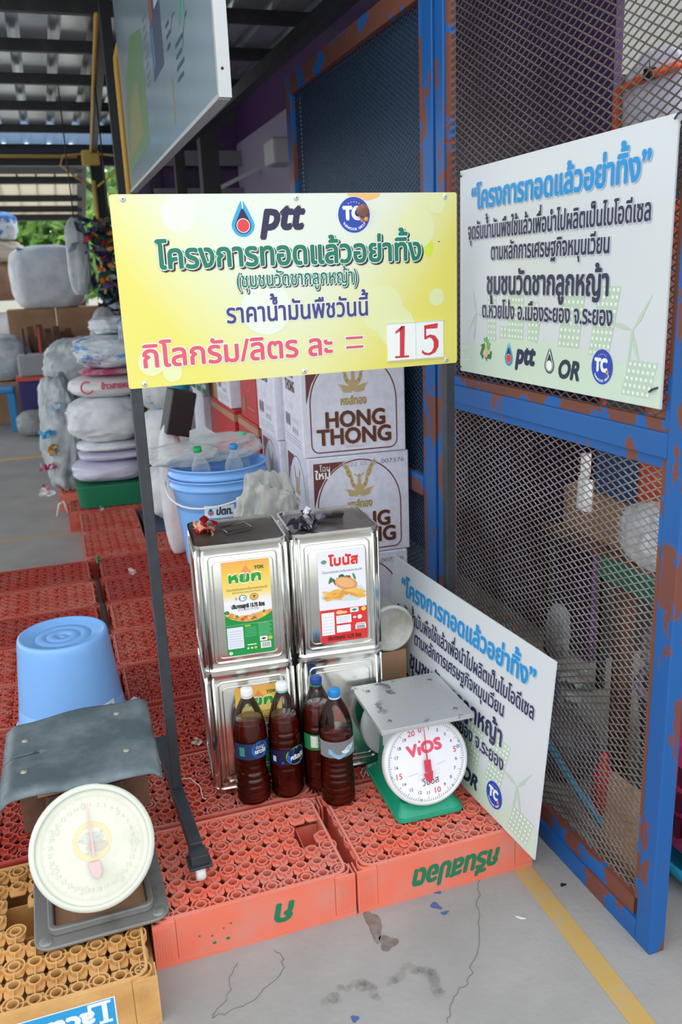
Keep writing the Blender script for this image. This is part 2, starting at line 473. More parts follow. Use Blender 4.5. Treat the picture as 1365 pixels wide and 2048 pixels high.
_t = smudge.node_tree; _tr = _t.nodes.new('ShaderNodeBsdfTransparent'); _mx = _t.nodes.new('ShaderNodeMixShader'); _mx.inputs[0].default_value = .10
_t.links.new(_tr.outputs[0], _mx.inputs[1]); _t.links.new(_t.nodes['Principled BSDF'].outputs[0], _mx.inputs[2]); _t.links.new(_mx.outputs[0], _t.nodes['Material Output'].inputs[0])
def smudge_arc(pts, w, sd, label):
    b = MB(); rnd = random.Random(sd)
    q = [atz(x, y, 0) for x, y in pts]; n = 0
    for i in range(len(q)-1):
        for k in range(4):
            p = q[i].lerp(q[i+1], rnd.random()); r = w*rnd.uniform(.35, 1.25)
            x, y = p.x+rnd.gauss(0, w*.45), p.y+rnd.gauss(0, w*.45); n += 1
            b.add([(x+r*cos(2*pi*j/11)*rnd.uniform(.8, 1.2), y+r*sin(2*pi*j/11)*rnd.uniform(.8, 1.2), .0003+n*.00001) for j in range(11)], [tuple(range(11))], smudge)
    tag(b.build('floor_smudge'), label, 'stain', kind='stuff')
smudge_arc([(655, 2010), (668, 1990), (690, 1975), (720, 1966), (745, 1975), (762, 2000)], .012, 3, 'dark smudged arc on the concrete at the bottom centre')
smudge_arc([(775, 1975), (800, 1950), (830, 1935), (850, 1940), (868, 1962), (880, 1990)], .012, 4, 'dark smudged arc on the concrete right of the other arc')
bm_ = ink(74, 98, 150)
flat_mark('paint_spot', blot(876, 1784, .009, .007, 0, 5), bm_, 'blue paint fleck on the concrete just under the lettered crate', 'paint mark')
flat_mark('paint_spot', blot(872, 1812, .009, .014, .5, 6), bm_, 'blue paint fleck on the concrete further from the lettered crate', 'paint mark')
flat_mark('paint_spot', blot(890, 1826, .010, .005, 0, 7), bm_, 'narrow blue paint fleck lowest on the concrete near the crack', 'paint mark')
flat_mark('paint_spot', blot(710, 2038, .008, .008, 0, 8), bm_, 'round blue paint dot on the concrete at the bottom edge', 'paint mark')
flat_mark('dirt_crumb', blot(1127, 1770, .008, .005, 0, 9), ink(40, 38, 38), 'black crumb of dirt on the concrete near the gate', 'dirt')
flat_mark('paper_scrap', blot(156, 2000, .007, .006, 0, 10), ink(236, 238, 240), 'tiny white paper scrap on the concrete below the tan crate', 'scrap')
flat_mark('paper_scrap', blot(1042, 1836, .003, .012, .9, 11), ink(226, 226, 226), 'thin white shaving on the concrete beside the yellow line', 'scrap')
def crack(px, w, label):
    b = MB(); rnd = random.Random(len(px)); q = [atz(x, y, 0) for x, y in px]; Q = []
    for i in range(len(q)-1):
        for k in range(4): Q.append(q[i].lerp(q[i+1], k/4)+Vector((rnd.uniform(-.005, .005), rnd.uniform(-.005, .005), 0)))
    Q.append(q[-1])
    for i in range(len(Q)-1): b.bar(Q[i]+Vector((0, 0, .0006)), Q[i+1]+Vector((0, 0, .0006)), w, .0008, ink(116, 113, 111))
    tag(b.build('floor_crack'), label, 'crack')
crack([(963, 1756), (955, 1800), (958, 1840), (962, 1880), (946, 1930), (938, 1960), (915, 1985), (900, 2020), (895, 2046)], .0013, 'fine wandering crack in the concrete in front of the lettered crate')
crack([(548, 1900), (568, 1918), (560, 1950), (520, 1990), (470, 2020), (428, 2034), (424, 2028), (458, 1990), (462, 1950), (475, 1925)], .0011, 'looping outline of a peeling patch in the concrete')

# main shed roof, purlins, beams
ro = MB(); xs = []
pitch = .25
x = -4.0
prof = []
while x < 2.6:
    prof += [(x, 3.06), (x+.17, 3.06), (x+.19, 3.095), (x+.225, 3.095)]; x += pitch
y0, y1 = .75, 8.3
vs = []; fs = []
for (px_, pz) in prof: vs += [(px_, y0, pz), (px_, y1, pz)]
for i in range(len(prof)-1): fs.append((2*i, 2*i+2, 2*i+3, 2*i+1))
ro.add(vs, fs, roof_metal)
tag(ro.build('ceiling', solid=.003), kind='structure')
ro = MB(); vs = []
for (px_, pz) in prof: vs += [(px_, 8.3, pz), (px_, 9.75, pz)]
ro.add(vs, fs, mat('eave_glare_sheet', S(196, 214, 232), .35, translucent=.5))  # milky sheet stands in for outdoor glare reflected by the metal roof
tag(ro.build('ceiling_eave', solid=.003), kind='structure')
for i, yy in enumerate((.8, 1.3, 2.2, 3.15, 4.12, 5.02, 6.02, 7.1, 8.3)):
    b = MB(); b.bx(-4, 2.6, yy-.025, yy+.025, 2.985, 3.06, black_steel)
    tag(b.build('trim_%d' % (i+1)), kind='structure')
b = MB(); b.bx(-4, 3.0, 9.35, 9.5, 2.80, 2.985, dark_steel); b.bx(-4, 2.6, 9.5, 9.56, 2.95, 3.05, dark_steel)
tag(b.build('trim_10'), kind='structure')
# rafter along the roof slope with its conduit, eave post
ex = at(188, 305, 9.4).x
rf0, rf1 = Vector((ex, 9.35, 2.95)), atz(208, 18, 2.95)
b = MB(); b.bar(rf0, rf1, .05, .09, dark_steel); tag(b.build('trim_11'), kind='structure')
t = thing('steel_post', 'black steel post under the eave with a yellow conduit', 'post', (ex, 9.3, 0))
b = MB(); b.bx(-.07, .07, -.07, .07, 0, 2.8, dark_steel); b.build('post', t)
b = MB(); b.tube([(-.05, -.1, .4), (-.05, -.1, 2.62)], .022, yellow_pipe); b.build('conduit', t)
b = MB(); b.box((-.06, -.12, 2.86), (.2, .1, .16), yellow_pipe); b.build('junction_box', t, bevel=.02)
b = MB()
for s_ in (-1, 1):
    b.tube([(-.06+s_*.1, -.13, 2.9), (-.06+s_*.3, -.15, 2.88), (-.06+s_*.34, -.15, 2.78), (-.06+s_*.2, -.15, 2.66), (-.05+s_*.03, -.12, 2.55)], .011, yellow_pipe)
b.build('cable_loop', t)
b = MB(); b.tube([(-3.5, 9.3, 2.89), (ex-.2, 9.3, 2.89)], .02, yellow_pipe)
tag(b.build('conduit'), 'yellow conduit running along the black eave beam', 'pipe')
b = MB(); off = Vector((-.045, 0, -.03)); b.tube([rf0+off, rf1+off], .014, yellow_pipe)
tag(b.build('conduit'), 'yellow conduit running up the roof rafter', 'pipe')

# near slender post with bent conduit, holding the hanging signboard
pA = at(228, 190, 3.62)
t = thing('steel_post', 'slender black post with a bent yellow conduit left of the hanging board', 'post', (pA.x-.005, 3.62, 0))
b = MB(); b.bx(-.028, .028, -.028, .028, 0, 2.985, dark_steel); b.build('post', t)
b = MB()
b.tube([Vector((.03, -.045, .3)), Vector((.03, -.045, 2.58)), Vector((.032, -.045, 2.64)), Vector((.05, -.05, 2.70)), Vector((.1, -.055, 2.76)), Vector((.13, -.055, 2.82)), Vector((.14, -.055, 2.98))], .017, yellow_pipe)
b.build('conduit', t)

# lower shed roof beyond the eave
b = MB()
A = at(-300, 330, 11.2); B = at(163, 330, 11.2); C2 = at(163, 430, 13.6); D = at(-300, 430, 13.6)
m_sheet = mat('milky_roof_sheet', S(232, 226, 212), .6, translucent=.6)
A0 = Vector((-4, 11.2, A.z)); B0 = Vector((B.x, 11.2, B.z)); C0 = Vector((C2.x, 13.6, C2.z)); D0 = Vector((-4, 13.6, D.z))
t = thing('canopy_roof', 'low canopy of milky roof sheets on black battens beyond the shed', 'roof', (0, 12.4, 0))
M0 = Matrix.Translation((0, -12.4, 0))
q = MB(M0)
q.add([A0, B0, C0, D0, A0+Vector((0, 0, .02)), B0+Vector((0, 0, .02)), C0+Vector((0, 0, .02)), D0+Vector((0, 0, .02))], [(0, 1, 2, 3), (4, 7, 6, 5), (0, 4, 5, 1), (1, 5, 6, 2), (2, 6, 7, 3), (3, 7, 4, 0)], m_sheet)
q.build('roof_sheet', t)
for k, (f, w) in enumerate(((0.02, .07), (.2, .13), (.55, .05), (.78, .05), (.985, .2))):
    q = MB(M0); p1 = A0.lerp(D0, f); p2 = B0.lerp(C0, f); q.bar(p1-Vector((0, 0, .05)), p2-Vector((0, 0, .05)), w, .09, dark_steel); q.build('batten', t)
q = MB(M0); q.bar(B0, C0, .12, .12, dark_steel); q.build('edge_beam', t)
for xx in (-2.5, B0.x-.1):
    q = MB(M0); q.bx(xx-.05, xx+.05, 13.5, 13.6, 0, D0.z-.05, dark_steel); q.build('post', t)
q = MB(M0)
for k in range(16):
    xx = B0.x-.25*k-.1; q.bar((xx, 11.2, A0.z-.008), (xx, 13.6, D0.z-.008), .02, .012, black_steel)
q.build('rib', t)

# room behind the gates: side wall, back wall, wall return
b = MB(); b.bx(1.75, 1.78, .93, 9.6, 0, 3.05, purple)
tag(b.build('wall_right'), kind='structure')
b = MB(); b.bx(1.78, 4.0, .93, 1.03, 0, 2.05, mat('dark_boarding', S(44, 38, 40), .7)); b.bx(1.78, 4.0, .93, 1.03, 2.05, 3.05, grey_wall); tag(b.build('wall_return'), kind='structure')
b = MB(); b.bx(3.9, 4.0, -2.6, .93, 0, 3.05, grey_wall); tag(b.build('wall_far_right'), kind='structure')  # unseen side wall, added to block light from the right
b = MB(); b.bx(1.05, 4.0, .35, .93, 3.06, 3.12, dark_steel); tag(b.build('ceiling_right'), kind='structure')
b = MB()
yb = 6.5
b.bx(.75, 1.75, yb, yb+.08, 0, 3.06, purple)
tag(b.build('wall_back'), kind='structure')
for i, (px_, w, m) in enumerate(((492, .10, purple_dark), (548, .07, purple_dark), (300, .1, purple_dark), (415, .1, purple_dark), (372, .14, purple_dark))):
    p = at(px_, 250, yb); b = MB(); b.bx(p.x-w/2, p.x+w/2, yb-.03, yb, 0, 3.06, m); tag(b.build('trim_%d' % (20+i)), kind='structure')
p = at(522, 150, yb); b = MB(); b.bx(p.x-.03, p.x+.03, yb-.06, yb, 1.9, 3.06, mat('grey_frame', S(150, 148, 158), .5)); tag(b.build('trim_25'), kind='structure')
for i, py in enumerate((310, 325, 384)):
    z_ = at(430, py, yb-.2).z; b = MB(); b.bx(.95, at(540, 300, yb).x, yb-.24, yb-.2, z_-.03, z_+.03, mat('grey_rail', S(112, 112, 120), .5)); tag(b.build('trim_%d' % (26+i)), kind='structure')
b = MB(); b.bx(1.735, 1.75, 3.75, 6.45, 1.45, 2.62, mat('pale_lilac_panel', S(158, 148, 172), .35)); tag(b.build('trim_42'), kind='structure')
p = at(416, 300, 5.0)
t = thing('steel_column', 'thick black steel column behind the hanging board', 'post', (p.x, 5.0, 0))
b = MB(); b.bx(-.065, .065, -.065, .065, 0, 3.05, dark_steel); b.build('column', t)
z_ = at(430, 233, 4.9).z; b = MB(); b.bx(-.02, .2, -.09, -.06, z_-.04, z_+.04, dark_steel); b.build('bracket', t)
p = at(360, 340, 5.6); b = MB(); b.bx(p.x-.04, p.x+.04, 5.56, 5.64, 0, 3.05, dark_steel)
tag(b.build('steel_post'), 'thin black steel post left of the thick black column', 'post')
b = MB(); b.bar((1.03, .6, 2.36), (1.0, 4.95, 2.40), .05, .06, black_steel)
tag(b.build('steel_beam'), 'black steel beam running above the blue mesh panel', 'beam')
q0, q1 = at(560, 300, 3.0), at(560, 306, 3.0)
b = MB(); b.box((at(560, 305, 4.2).x, 4.2, at(560, 305, 4.2).z), (.16, .25, .16), mat('pale_grey_paint', S(170, 168, 172), .5))
tag(b.build('trim_40', bevel=.02), kind='structure')  # air duct, left hanging free
b = MB(); pa, pb = at(440, 376, 5.6), at(530, 330, 5.6); b.bar(pa, pb, .03, .03, mat('bright_strip', S(190, 190, 196), .4))
tag(b.build('trim_41'), kind='structure')  # pale metal strip in front of the back wall

# outside: trees and a pale wall
leaf1 = mat('leaf_green', S(98, 150, 62), .5, col2=S(150, 186, 92), scale=2)
leaf2 = mat('leaf_dark', S(58, 96, 48), .5, col2=S(92, 130, 66), scale=2)
bark = mat('bark', S(92, 76, 62), .8)
def tree(c, r, h, n, seed, label):
    rnd = random.Random(seed); t = thing('tree', label, 'tree', c, group='trees beyond the shed')
    b = MB(); b.tube([(0, 0, 0), (.1, 0, h*.4), (0, .1, h*.8)], [.22, .17, .1], bark); b.build('trunk', t)
    b = MB()
    for i in range(n):
        while True:
            p = Vector((rnd.uniform(-1, 1), rnd.uniform(-1, 1), rnd.uniform(-1, 1)))
            if .45 < p.length < 1: break
        p = Vector((p.x*r, p.y*r, p.z*r*.8+h))
        a = Vector((rnd.gauss(0, 1), rnd.gauss(0, 1), rnd.gauss(0, 1))).normalized(); c_ = a.orthogonal().normalized(); s_ = rnd.uniform(.1, .26)
        b.add([p-a*s_, p+c_*s_*.45, p+a*s_, p-c_*s_*.45], [(0, 1, 2, 3)], leaf1 if rnd.random() < .65 else leaf2)
    b.build('foliage', t)
p = at(90, 445, 20); tree((p.x+.3, 19, 0), 1.7, 2.5, 2600, 1, 'bushy green tree seen in the gap above the white bulk sack')
p = at(-40, 330, 24); tree((p.x-2.2, 25, 0), 2.9, 4.3, 2600, 2, 'tall pale green tree seen above the canopy at the left edge')
p = at(215, 330, 22); tree((p.x+1.2, 25, 0), 1.9, 4.2, 2000, 3, 'green tree seen between the eave post and the slender post')
b = MB(); b.bx(-6, 6, 27, 27.2, 0, 1.9, mat('pale_outdoor_wall', S(228, 224, 216), .8)); tag(b.build('wall_outdoor'), kind='structure')
pm_ = at(245, 400, 8.2)
# ------------------------------------------------------------------ crates (upside down, bottoms up)
CL, CW, CH = .4714, .3255, .1216
def lattice_mesh(L, W, m, nx=11, ny=7, skip=()):
    b = MB(); ix0, ix1, iy0, iy1 = .03, L-.03, .024, W-.024
    zt, zb = CH-.002, CH-.018
    dx, dy = (ix1-ix0)/(nx-1), (iy1-iy0)/(ny-1)
    def patch(x, y, r):                       # sunken web plate around a ring, its hole left open
        A_, B_ = [], []; n = 16
        for k in range(n):
            t_ = 2*pi*k/n+pi/n; c_, s_ = cos(t_), sin(t_); q = max(abs(c_)/(dx*.47), abs(s_)/(dy*.45))
            A_.append((x+c_/q, y+s_/q)); B_.append((x+r*c_, y+r*s_))
        b.wall(A_, B_, zt-.013, zt-.010, m)
    for i in range(nx):
        for j in range(ny):
            if (i, j) in skip: continue
            x, y = ix0+i*dx, iy0+j*dy
            corner = i in (0, nx-1) and j in (0, ny-1)
            if corner:
                b.ring(x, y, .0195, .0225, zb, zt, m, 18); b.ring(x, y, .010, .013, zb, zt, m, 14)
                b.bar((x-.011, y, zt-.004), (x+.011, y, zt-.004), .003, .008, m); b.bar((x, y-.011, zt-.004), (x, y+.011, zt-.004), .003, .008, m)
            elif i % 2 == 0 and j % 2 == 0:
                b.ring(x, y, .0192, .0224, zb, zt, m, 22); b.ring(x, y, .0100, .0132, zb, zt+.001, m, 18); patch(x, y, .0100)
            elif 0 < i < nx-1 or 0 < j < ny-1:
                b.ring(x, y, .0106, .0140, zb, zt, m, 16); patch(x, y, .0106)
    # webs between rings
    for i in range(nx):
        for j in range(ny):
            if (i, j) in skip: continue
            x, y = ix0+i*dx, iy0+j*dy
            if i < nx-1 and (i+1, j) not in skip: b.bar((x+.0140, y, zt-.007), (x+dx-.0140, y, zt-.007), .0028, .012, m)
            if j < ny-1 and (i, j+1) not in skip: b.bar((x, y+.0140, zt-.007), (x, y+dy-.0140, zt-.007), .0028, .012, m)
    # rounded border
    o = rrect(.015, L-.015, .0036, W-.0036, .03); q = rrect(.021, L-.021, .0095, W-.0095, .025)
    b.wall(o, q, zb-.004, CH, m)
    return b
def body_mesh(L, W, m):
    b = MB()
    # long walls, recessed short walls, corner pillars, inner tub
    for y0_, y1_ in ((0, .0035), (W-.0035, W)): b.bx(.051, L-.051, y0_, y1_, 0.0125, CH-.001, m)
    for s_ in (0, 1):
        for t_ in (0, 1):
            x0, x1 = (0, .05) if s_ == 0 else (L-.05, L)
            y0_, y1_ = (0, .045) if t_ == 0 else (W-.045, W)
            # L-shaped corner pillar
            b.bx(x0, x1, -.001 if t_ == 0 else W-.005, .005 if t_ == 0 else W+.001, 0.0125, CH-.008, m)
            b.bx(x0 if s_ == 0 else L-.004, .004 if s_ == 0 else x1, y0_+.0055*(1-t_), y1_-.0055*t_, .031, CH-.012, m)
            for k in range(6): b.bx(x0+.006+.006*k if s_ == 0 else x1-.008-.006*k, x0+.008+.006*k if s_ == 0 else x1-.006-.006*k, -.0018 if t_ == 0 else W+.0011, -.0011 if t_ == 0 else W+.0018, .02, CH-.02, m)
    for x0, x1 in ((.0165, .0192), (L-.0192, L-.0165)): b.bx(x0, x1, .04, W-.04, .0305, CH-.0225, m)
    for x0, x1 in ((0, .018), (L-.018, L)):
        b.bx(x0, x1, .03, W-.03, .0, .03, m)
    # lip at the floor
    b.bx(.0, L, -.0022, .004, 0, .012, m); b.bx(0, L, W-.004, W+.0022, 0, .012, m)
    # cell dividers inside
    for i in range(1, 6): b.bx(L*i/6-.001, L*i/6+.001, .005, W-.005, .004, CH-.03, m)
    for j in range(1, 4): b.bx(.02, L-.02, W*j/4-.001, W*j/4+.001, .004, CH-.03, m)
    b.bx(.005, L-.005, .005, W-.005, .001, .004, m)
    return b
_lm = {}
def crate(name, label, x, y, z, m, group='upturned red crates laid out as a platform', rz=0, skip=(), L=CL, W=CW, ny=7, parts=True):
    k = (m.name, skip, L, W)
    if k not in _lm: _lm[k] = (body_mesh(L, W, m).mesh('crate_body'), lattice_mesh(L, W, m, ny=ny, skip=skip).mesh('crate_lattice'))
    t = thing(name, label, 'crate', (x, y, z), rz, group)
    for nm, me in (('body', _lm[k][0]), ('lattice_base', _lm[k][1])):
        o = bpy.data.objects.new(nm, me); COL.objects.link(o); o.parent = t
    return t
cA = crate('bottle_crate', 'orange crate with one faded green letter on its front, middle of front row', 0, 0, 0, crate_coral, skip=((9, 4), (9, 3), (10, 4)))
cB = crate('bottle_crate', 'orange crate with green upside-down lettering at the right of the front row', .4765, 0, 0, crate_coral)
gp = ink(28, 122, 84)
P = Print(lambda u, v, d: (u, -.0003-d, v))
P.text('ก', .300, .085, .085, gp, rot=pi, bold=.003, shear=.2)
P.build('faded_print', cA)
for k, (uu, vv, a_) in enumerate(((.10, .058, .003), (.128, .050, .003), (.132, .03, .0045), (.155, .062, .0025), (.163, .032, .005), (.172, .07, .003))):
    P = Print(lambda u, v, d: (u, -.0003-d, v)); P.ell(uu, vv, a_, a_*.8, gp, n=8); P.build('paint_fleck', cA)
P = Print(lambda u, v, d: (u, -.0003-d, v))
P.text('กรีนสปอต', .262, .078, .078, gp, width=.235, rot=pi, bold=.003, shear=.2)
P.build('printed_word', cB)
cC = crate('bottle_crate', 'tan crate with an upside-down blue and white label, under the worn scale', -.4765, -.141, 0, crate_tan, L=.4714, W=.462, ny=9, group=None, skip=((4, 5), (5, 5), (4, 6), (5, 4)))
bl = ink(44, 158, 216); wh = ink(238, 243, 246)
P = Print(lambda u, v, d: (u, -.0003-d, v))
P.rect(.12, .385, .022, .096, wh, 1); P.rect(.1225, .3825, .0245, .0935, bl, 2)
P.text('actasoy', .342, .074, .056, wh, width=.185, align='l', rot=pi, bold=.003, layer=3)
L0 = [(.376, .09), (.350, .09), (.350, .083), (.358, .083), (.358, .044), (.338, .044), (.338, .058), (.331, .058), (.331, .036), (.376, .036), (.376, .043), (.368, .043), (.368, .083), (.376, .083)]
P.poly([(u, .128-v) for u, v in L0][::-1], wh, 3)
P.build('printed_label', cC)
# rows further back: left column, right column, far right column
rows = [.337, .674, 1.028, 1.360, 1.698, 2.030, 2.366]
ordn = ['second', 'third', 'fourth', 'fifth', 'sixth', 'seventh', 'eighth']
rnd = random.Random(5)
for i, y in enumerate(rows):
    m = [crate_deep, crate_deep, crate_red, crate_red, crate_deep, crate_red, crate_deep][i]
    crate('bottle_crate', 'upturned red crate, left column of platform, %s row from front' % ordn[i], -.462+rnd.uniform(-.008, .004), y, 0, m)
    m = [crate_red, crate_deep, crate_deep, crate_red, crate_red, crate_deep, crate_deep][i]
    crate('bottle_crate', 'upturned red crate, middle column of platform, %s row from front' % ordn[i], .030+rnd.uniform(-.006, .008) if i else .0125, y, 0, m)
for i, y in enumerate(rows[:2]):
    crate('bottle_crate', 'upturned red crate, right column of platform, %s row from front' % ordn[i], .525 if i else .489, y, 0, crate_red)
for i, y in enumerate((1.002, 1.34, 1.675)):
    for k in (0, 1):
        crate('bottle_crate', 'red crate under the stacked drink cartons by the mesh', .538, y, k*CH, crate_deep, group='red crates under the drink cartons')
crate('bottle_crate', 'upturned red crate turned lengthwise, nearer of two left of the dark blue slab', -.016+.32, 2.71, 0, crate_red, rz=pi/2)
crate('bottle_crate', 'upturned red crate turned lengthwise, just in front of the green tray', -.010+.32, 3.19, 0, crate_red, rz=pi/2)
crate('bottle_crate', 'upturned red crate in front of the dark blue slab', .335, 2.705, 0, crate_red)
crate('bottle_crate', 'pink-red crate under the left edge of the plastic bag heap', -.125, 4.22, 0, crate_coral)
crate('bottle_crate', 'red crate under the green tray', -.08, 3.70, 0, crate_red)

# ------------------------------------------------------------------ yellow price sign on its wheeled stand
SW, SH = .829, .4115
t = thing('price_sign_stand', 'yellow Thai price sign on a black wheeled frame standing over the crates', 'sign', (.1005, .3605, 0), .0369)
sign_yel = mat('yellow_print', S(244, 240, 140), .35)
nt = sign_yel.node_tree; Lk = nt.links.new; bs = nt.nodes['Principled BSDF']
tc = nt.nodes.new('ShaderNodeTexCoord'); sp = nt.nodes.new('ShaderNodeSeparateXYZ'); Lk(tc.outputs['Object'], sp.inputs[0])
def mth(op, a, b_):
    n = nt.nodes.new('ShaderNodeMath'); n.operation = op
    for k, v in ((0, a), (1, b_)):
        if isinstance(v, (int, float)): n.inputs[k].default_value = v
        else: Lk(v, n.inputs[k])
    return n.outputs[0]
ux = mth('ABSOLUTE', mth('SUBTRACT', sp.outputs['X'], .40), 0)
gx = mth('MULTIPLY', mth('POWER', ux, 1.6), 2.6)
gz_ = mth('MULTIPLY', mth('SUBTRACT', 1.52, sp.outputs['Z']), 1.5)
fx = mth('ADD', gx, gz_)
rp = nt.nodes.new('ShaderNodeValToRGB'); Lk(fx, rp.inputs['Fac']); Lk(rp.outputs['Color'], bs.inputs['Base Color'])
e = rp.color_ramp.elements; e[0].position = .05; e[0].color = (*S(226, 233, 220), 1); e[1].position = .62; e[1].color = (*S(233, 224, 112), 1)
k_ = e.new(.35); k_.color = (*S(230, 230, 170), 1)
Z0 = 1.2393
b = MB(); b.prism(rrect(0, SW, Z0, Z0+SH, .006, 3), -.004, 0, sign_yel)
# prism is in xy; turn it upright
b.v = [(x, z, y) for x, y, z in b.v]; b.f = [f[::-1] for f in b.f]
P = Print(lambda u, v, d: (u, -.004-d, Z0+v))
pale = mat('pale_disc', S(231, 238, 222), .35); pale2 = mat('pale_disc_soft', S(230, 234, 178), .35)
for cu, cv, r, m in ((.145, .371, .039, pale), (.624, .144, .056, pale2), (.66, .10, .05, pale2), (.772, .166, .021, pale2), (.72, .33, .047, pale2), (.775, .384, .022, pale2), (.33, .16, .06, pale), (.055, .055, .03, pale2), (.10, .03, .022, pale2)):
    _bl = globals().get('_bl', 0)+.15; P.ell(cu, min(max(cv, r+.001), SH-r-.001), r, r, m, .4+_bl)
P.ell(.584, .4105, .042, .016, mat('orange_print', S(246, 190, 120), .35), 1, t0=180, t1=360)
P.ell(.752, .285, .012, .022, mat('lime_print', S(214, 232, 70), .4), 1)
wht = ink(240, 244, 240); shd = ink(46, 46, 52); grn = ink(22, 122, 96)
ptt_drop(P, .288, .346, .078, 2)
P.text('ptt', .378, .336, .088, ink(44, 38, 74), width=.098, bold=.004, shear=.22, layer=2)
group_badge(P, .557, .363, .040, 2)
P.text('โครงการทอดแล้วอย่าทิ้ง', .410, .257, .073, grn, width=.645, bold=.0022, halo=.0042, halo_m=wht, shadow=(.004, -.0035, shd), layer=3)
P.text('(ชุมชนวัดชากลูกหญ้า)', .412, .210, .046, grn, width=.30, bold=.0006, halo=.0024, halo_m=wht, shadow=(.0026, -.0022, shd), layer=3)
P.text('ราคาน้ำมันพืชวันนี้', .411, .132, .060, ink(66, 66, 128), width=.355, bold=.0012, halo=.003, halo_m=wht, layer=3)
pr = ink(222, 92, 112)
P.text('กิโลกรัม/ลิตร ละ', .262, .045, .070, pr, width=.458, bold=.0018, halo=.004, halo_m=wht, layer=3)
for vv in (.055, .077):
    P.rect(.522, .573, vv-.002, vv+.008, wht, 2); P.rect(.525, .570, vv, vv+.006, pr, 3)
P.ell(.779, .298, .003, .0012, ink(70, 60, 60), 2, n=6)
b.add(P.v, P.f, None); b.m = b.m[:-len(P.f)] + P.m; b.sm = b.sm[:-len(P.f)] + P.sm
b.build('sign_panel', t)
def card(u0, v0, w, h, poly, lab):
    b = MB(); b.bx(u0, u0+w, -.0062, -.0042, Z0+v0, Z0+v0+h, ink(246, 248, 246))
    P = Print(lambda u, v, d: (u0+u*w, -.0062-d, Z0+v0+v*h)); rd = ink(214, 52, 66)
    for q in poly: P.poly(q, rd)
    b.add(P.v, P.f, None); b.m = b.m[:-len(P.f)] + P.m; b.sm = b.sm[:-len(P.f)] + P.sm
    o = b.build('number_card', t); o['label'] = lab
one = [[(.42, .10), (.58, .10), (.62, .92), (.48, .92), (.44, .86)], [(.25, .06), (.75, .06), (.75, .115), (.25, .115)], [(.28, .78), (.28, .72), (.47, .80), (.60, .92), (.5, .92)]]
five_b = [(.30, .86), (.30, .90), (.80, .94), (.78, .80), (.34, .80)]
five_s = [(.30, .52), (.37, .52), (.37, .84), (.30, .88)]
bowl = [(.30+.0, .52), (.36, .60), (.52, .645), (.70, .60), (.82, .46), (.82, .30), (.70, .14), (.50, .07), (.30, .09), (.20, .16), (.22, .24), (.30, .17), (.44, .13), (.56, .17), (.64, .28), (.64, .44), (.56, .54), (.46, .56), (.38, .52)]
card(.635, .018, .0765, .09, one, 'white card with a red numeral 1')
card(.7125, .018, .0765, .09, [five_b, five_s, bowl], 'white card with a red numeral 5')
b = MB()
for vv in (.0155, .1085): b.bx(.632, .792, -.0072, -.0042, Z0+vv-.0008, Z0+vv+.0008, mat('clear_rail', S(214, 220, 206), .2))
b.build('card_rail', t)
def bolt(u, v):
    b = MB(Matrix.Translation((u, -.004, Z0+v)) @ Matrix.Rotation(pi/2, 4, 'X'))
    b.lathe([(.0068, 0), (.0068, .001), (.004, .0016), (.0035, .0035), (.0015, .004), (0.0001, .0022)], ink(222, 224, 224), n=16)
    b.lathe([(.0016, .0041), (0.0001, .0042)], ink(40, 40, 44), n=8)
    b.build('bolt', t)
for u, v in ((.028, .402), (.416, .402), (.796, .402), (.797, .010), (.415, .009), (.035, .009)): bolt(u, v)
frame_m = mat('black_frame_paint', S(44, 48, 54), .45, col2=S(52, 56, 62), scale=20)
def post(x0):
    b = MB(); b.bx(x0, x0+.025, .001, .026, .205, Z0+SH-.002, frame_m)
    return b.build('post', t, bevel=.002)
post(.004); post(SW-.029)
b = MB(); b.bx(.03, SW-.03, .002, .022, Z0+SH-.04, Z0+SH-.02, frame_m); b.bx(.03, SW-.03, .002, .022, Z0+.02, Z0+.04, frame_m); b.build('cross_rail', t)
def foot(xc):
    b = MB(); b.bx(xc-.015, xc+.015, -.235, .285, .172, .205, frame_m)
    f = b.build('foot_bar', t, bevel=.002)
    for yy in (-.255, .28):
        b = MB(); b.bx(xc-.027, xc+.027, yy-.027, yy+.027, .166, .172, frame_m)
        b.bx(xc-.02, xc+.02, yy-.02, yy+.022, .172, .196, frame_m); b.build('mounting_plate', f, bevel=.0015)
        b = MB(); b.bx(xc-.013, xc+.013, yy-.008, yy+.008, .150, .166, mat('caster_grey', S(150, 152, 156), .4, .4)); b.build('caster_fork', f)
        b = MB(Matrix.Translation((xc, yy, .1436)) @ Matrix.Rotation(pi/2, 4, 'Y'))
        b.lathe([(.004, -.011), (.019, -.011), (.022, -.006), (.022, .006), (.019, .011), (.004, .011)], white_plastic, n=24); b.build('caster_wheel', f)
foot(.0165); foot(SW-.0165)
# blob of dried mud stuck on the badge
T0 = Matrix.Translation((.1005, .3605, 0)) @ Matrix.Rotation(.0369, 4, 'Z')
b = MB()
def blobf(c, r, sd, fl=1.0):
    def fn(u, v):
        d = Vector((cos(2*pi*u)*sin(pi*v), fl*sin(2*pi*u)*sin(pi*v), cos(pi*v)))
        return Vector(c)+d*r*(1+.12*noise.noise(d*2.5+Vector((sd, 0, 0))))
    return fn
b.grid(blobf((0, 0, 0), .0155, 1, .5), 24, 16, mat('dried_mud', S(138, 96, 80), .8, col2=S(116, 78, 66), scale=60), closeu=True)
b.grid(blobf((.007, -.001, -.018), .006, 2, .5), 12, 8, mat('dried_mud_pale', S(214, 150, 112), .8), closeu=True)
o = b.build('mud_nest', loc=T0 @ Vector((.577, -.0105, Z0+.371)))
tag(o, 'brown lump of dried mud stuck on the blue badge of the yellow sign', 'mud lump')

